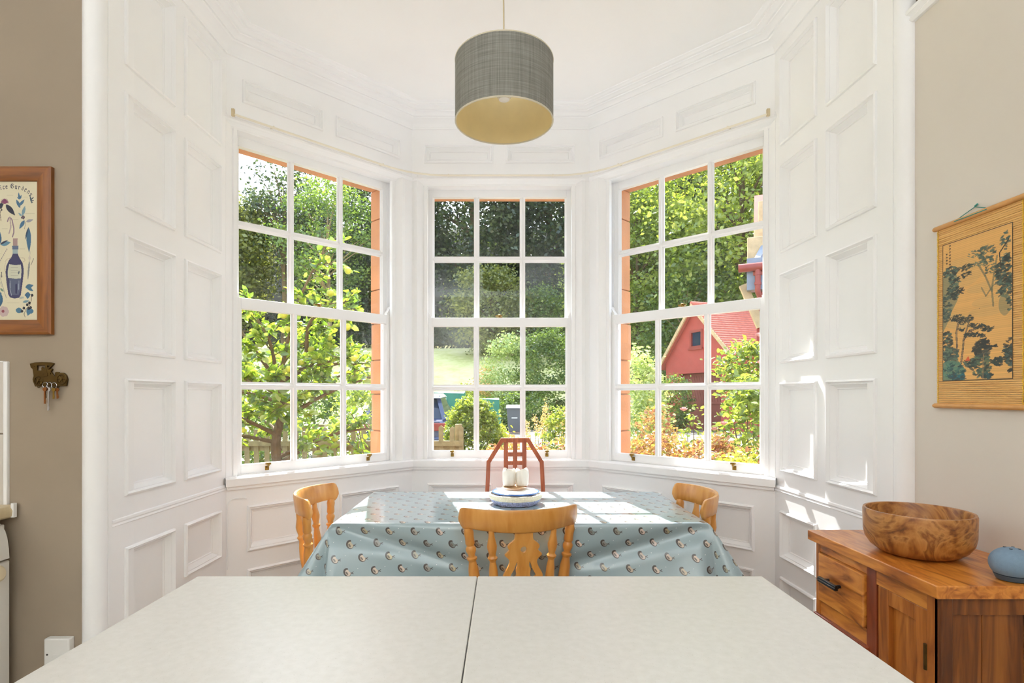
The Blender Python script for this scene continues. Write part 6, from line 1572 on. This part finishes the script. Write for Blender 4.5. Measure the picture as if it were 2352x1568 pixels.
gw.box(-0.02, 0.10, wy0 - 0.03, wy0 + t_, wz0 - 0.03, wz1 + 0.03); gw.box(-0.02, 0.10, wy1 - t_, wy1 + 0.03, wz0 - 0.03, wz1 + 0.03); gw.box(-0.02, 0.10, wy0 + t_, wy1 - t_, wz0 - 0.03, wz0 + t_); gw.box(-0.02, 0.10, wy0 + t_, wy1 - t_, wz1 - t_, wz1 + 0.03)
gwo = gw.build('window', 'red_pipe', gar, smooth=0)
MB().box(0.05, 0.06, wy0 + t_, wy1 - t_, wz0 + t_, wz1 - t_).build('pane', 'car_glass', gwo, smooth=0)
MB().box(-0.08, 0.05, wy0 - 0.08, wy1 + 0.08, wz0 - 0.09, wz0 - 0.03).build('window_ledge', 'red_pipe', gwo, smooth=0)
# roof slopes: decks plus tile courses on the side that faces the house
for sgn, ez in ((-1, E1), (1, E2)):
    m = MB(); y_e = sgn * 2.42; ze = AZ - (AZ - ez) * 2.42 / 2.2
    m.add([(-0.22, 0, AZ), (LN + 0.2, 0, AZ), (LN + 0.2, y_e, ze), (-0.22, y_e, ze), (-0.22, 0, AZ + 0.07), (LN + 0.2, 0, AZ + 0.07), (LN + 0.2, y_e, ze + 0.07), (-0.22, y_e, ze + 0.07)], [(0, 1, 2, 3), (4, 5, 6, 7), (0, 4, 5, 1), (1, 5, 6, 2), (2, 6, 7, 3), (3, 7, 4, 0)])
    rf = m.build('roof_slope', 'red_tile', gar, smooth=0)
    nc = 22
    for i in range(nc):
        f0_, f1_ = i / nc, (i + 1) / nc
        za, zb = AZ + (ze - AZ) * f0_, AZ + (ze - AZ) * f1_
        m = MB(); m.add([(-0.24, y_e * f0_, za + 0.075), (LN + 0.2, y_e * f0_, za + 0.075), (LN + 0.2, y_e * (f1_ + 0.008), zb + 0.115), (-0.24, y_e * (f1_ + 0.008), zb + 0.115), (LN + 0.2, y_e * (f1_ + 0.008), zb + 0.07), (-0.24, y_e * (f1_ + 0.008), zb + 0.07)], [(0, 1, 2, 3), (3, 2, 4, 5)])
        m.build('tile_course', 'red_tile', rf, smooth=0)
    bb = MB(); bb.add([(-0.27, 0, AZ - 0.10), (-0.27, y_e, ze - 0.10), (-0.27, y_e, ze + 0.10), (-0.27, 0, AZ + 0.10), (-0.20, 0, AZ - 0.10), (-0.20, y_e, ze - 0.10), (-0.20, y_e, ze + 0.10), (-0.20, 0, AZ + 0.10)], [(0, 1, 2, 3), (7, 6, 5, 4), (0, 4, 5, 1), (1, 5, 6, 2), (2, 6, 7, 3), (3, 7, 4, 0)])
    bb.build('bargeboard', 'tan_stone', gar, smooth=0)
m = MB(); m.tube([(-0.25, 0, AZ + 0.10), (LN + 0.2, 0, AZ + 0.10)], 0.09, 8); m.build('ridge_tile', 'red_tile', gar)
pot = thing('plant_pot', 'terracotta pot by the garage door', 'plant pot', (6.3, 21.6, GZ))
m = MB(); m.lathe([(0.20, 0), (0.30, 0.5), (0.33, 0.5), (0.33, 0.58), (0.28, 0.58), (0.26, 0.5), (0.0, 0.48)], 20); m.build('pot', 'terracotta', pot)

# ------------------------------------------------------------------ corner of the neighbouring wing: red wall, gutter, crow-stepped gable
wing = thing('neighbour_wing', 'red wall of the neighbouring wing with gutter and stepped stone gable', 'building', (4.13, 9.0, GZ), R(-25))
MB().box(0, 2.6, 0.0, 3.2, 0, 3.40).build('wall', 'red_render', wing, smooth=0)
m = MB(); m.add([(-0.05, -0.25, 3.40), (2.7, -0.25, 3.40), (2.7, 1.6, 5.2), (-0.05, 1.6, 5.2), (-0.05, -0.25, 3.34), (2.7, -0.25, 3.34), (2.7, 1.6, 5.12), (-0.05, 1.6, 5.12)], [(0, 1, 2, 3), (7, 6, 5, 4), (0, 4, 5, 1), (1, 5, 6, 2), (2, 6, 7, 3), (3, 7, 4, 0)])
m.build('roof_slope', 'red_tile', wing, smooth=0)
m = MB(); m.tube([(-0.26, -0.30, 3.46), (2.7, -0.30, 3.50)], 0.065, 12); m.build('gutter', 'red_pipe', wing)
m = MB(); m.tube(smoothpts([(0.02, -0.30, 3.42), (0.02, -0.30, 3.18), (0.03, -0.27, 3.05), (0.16, -0.10, 2.86), (0.18, -0.07, 2.70)], 4), 0.042, 10); m.tube([(0.18, -0.07, 2.72), (0.18, -0.07, 0.0)], 0.042, 10)
for z in (3.35, 3.2, 2.75): m.tube([(0.02 if z > 3 else 0.18, -0.30 if z > 3 else -0.07, z - 0.02), (0.02 if z > 3 else 0.18, -0.30 if z > 3 else -0.07, z + 0.02)], 0.052, 10)
m.build('downpipe', 'red_pipe', wing)
m = MB(); m.bar((-0.20, -0.05, 3.24), (0.06, 0.0, 2.55), 0.10, 0.12); m.build('eave_bracket', 'tan_stone', wing)
for i, (x0, x1, y0, z0, z1) in enumerate(((-0.14, 0.10, 0.02, 3.56, 4.02), (-0.04, 0.12, 0.45, 3.95, 4.36), (0.02, 0.20, 0.85, 4.3, 4.85))):
    MB().box(x0, x1, y0, y0 + 0.42, z0, z1).build('crow_step', 'tan_stone', wing, bevel=0.015, smooth=0)
m = MB(); m.box(-0.14, 0.16, -0.24, 0.02, 3.12, 3.62); m.bar((0.02, -0.20, 3.60), (0.24, 0.3, 4.15), 0.10, 0.06); m.build('lead_flashing', 'lead_grey', wing, smooth=0)
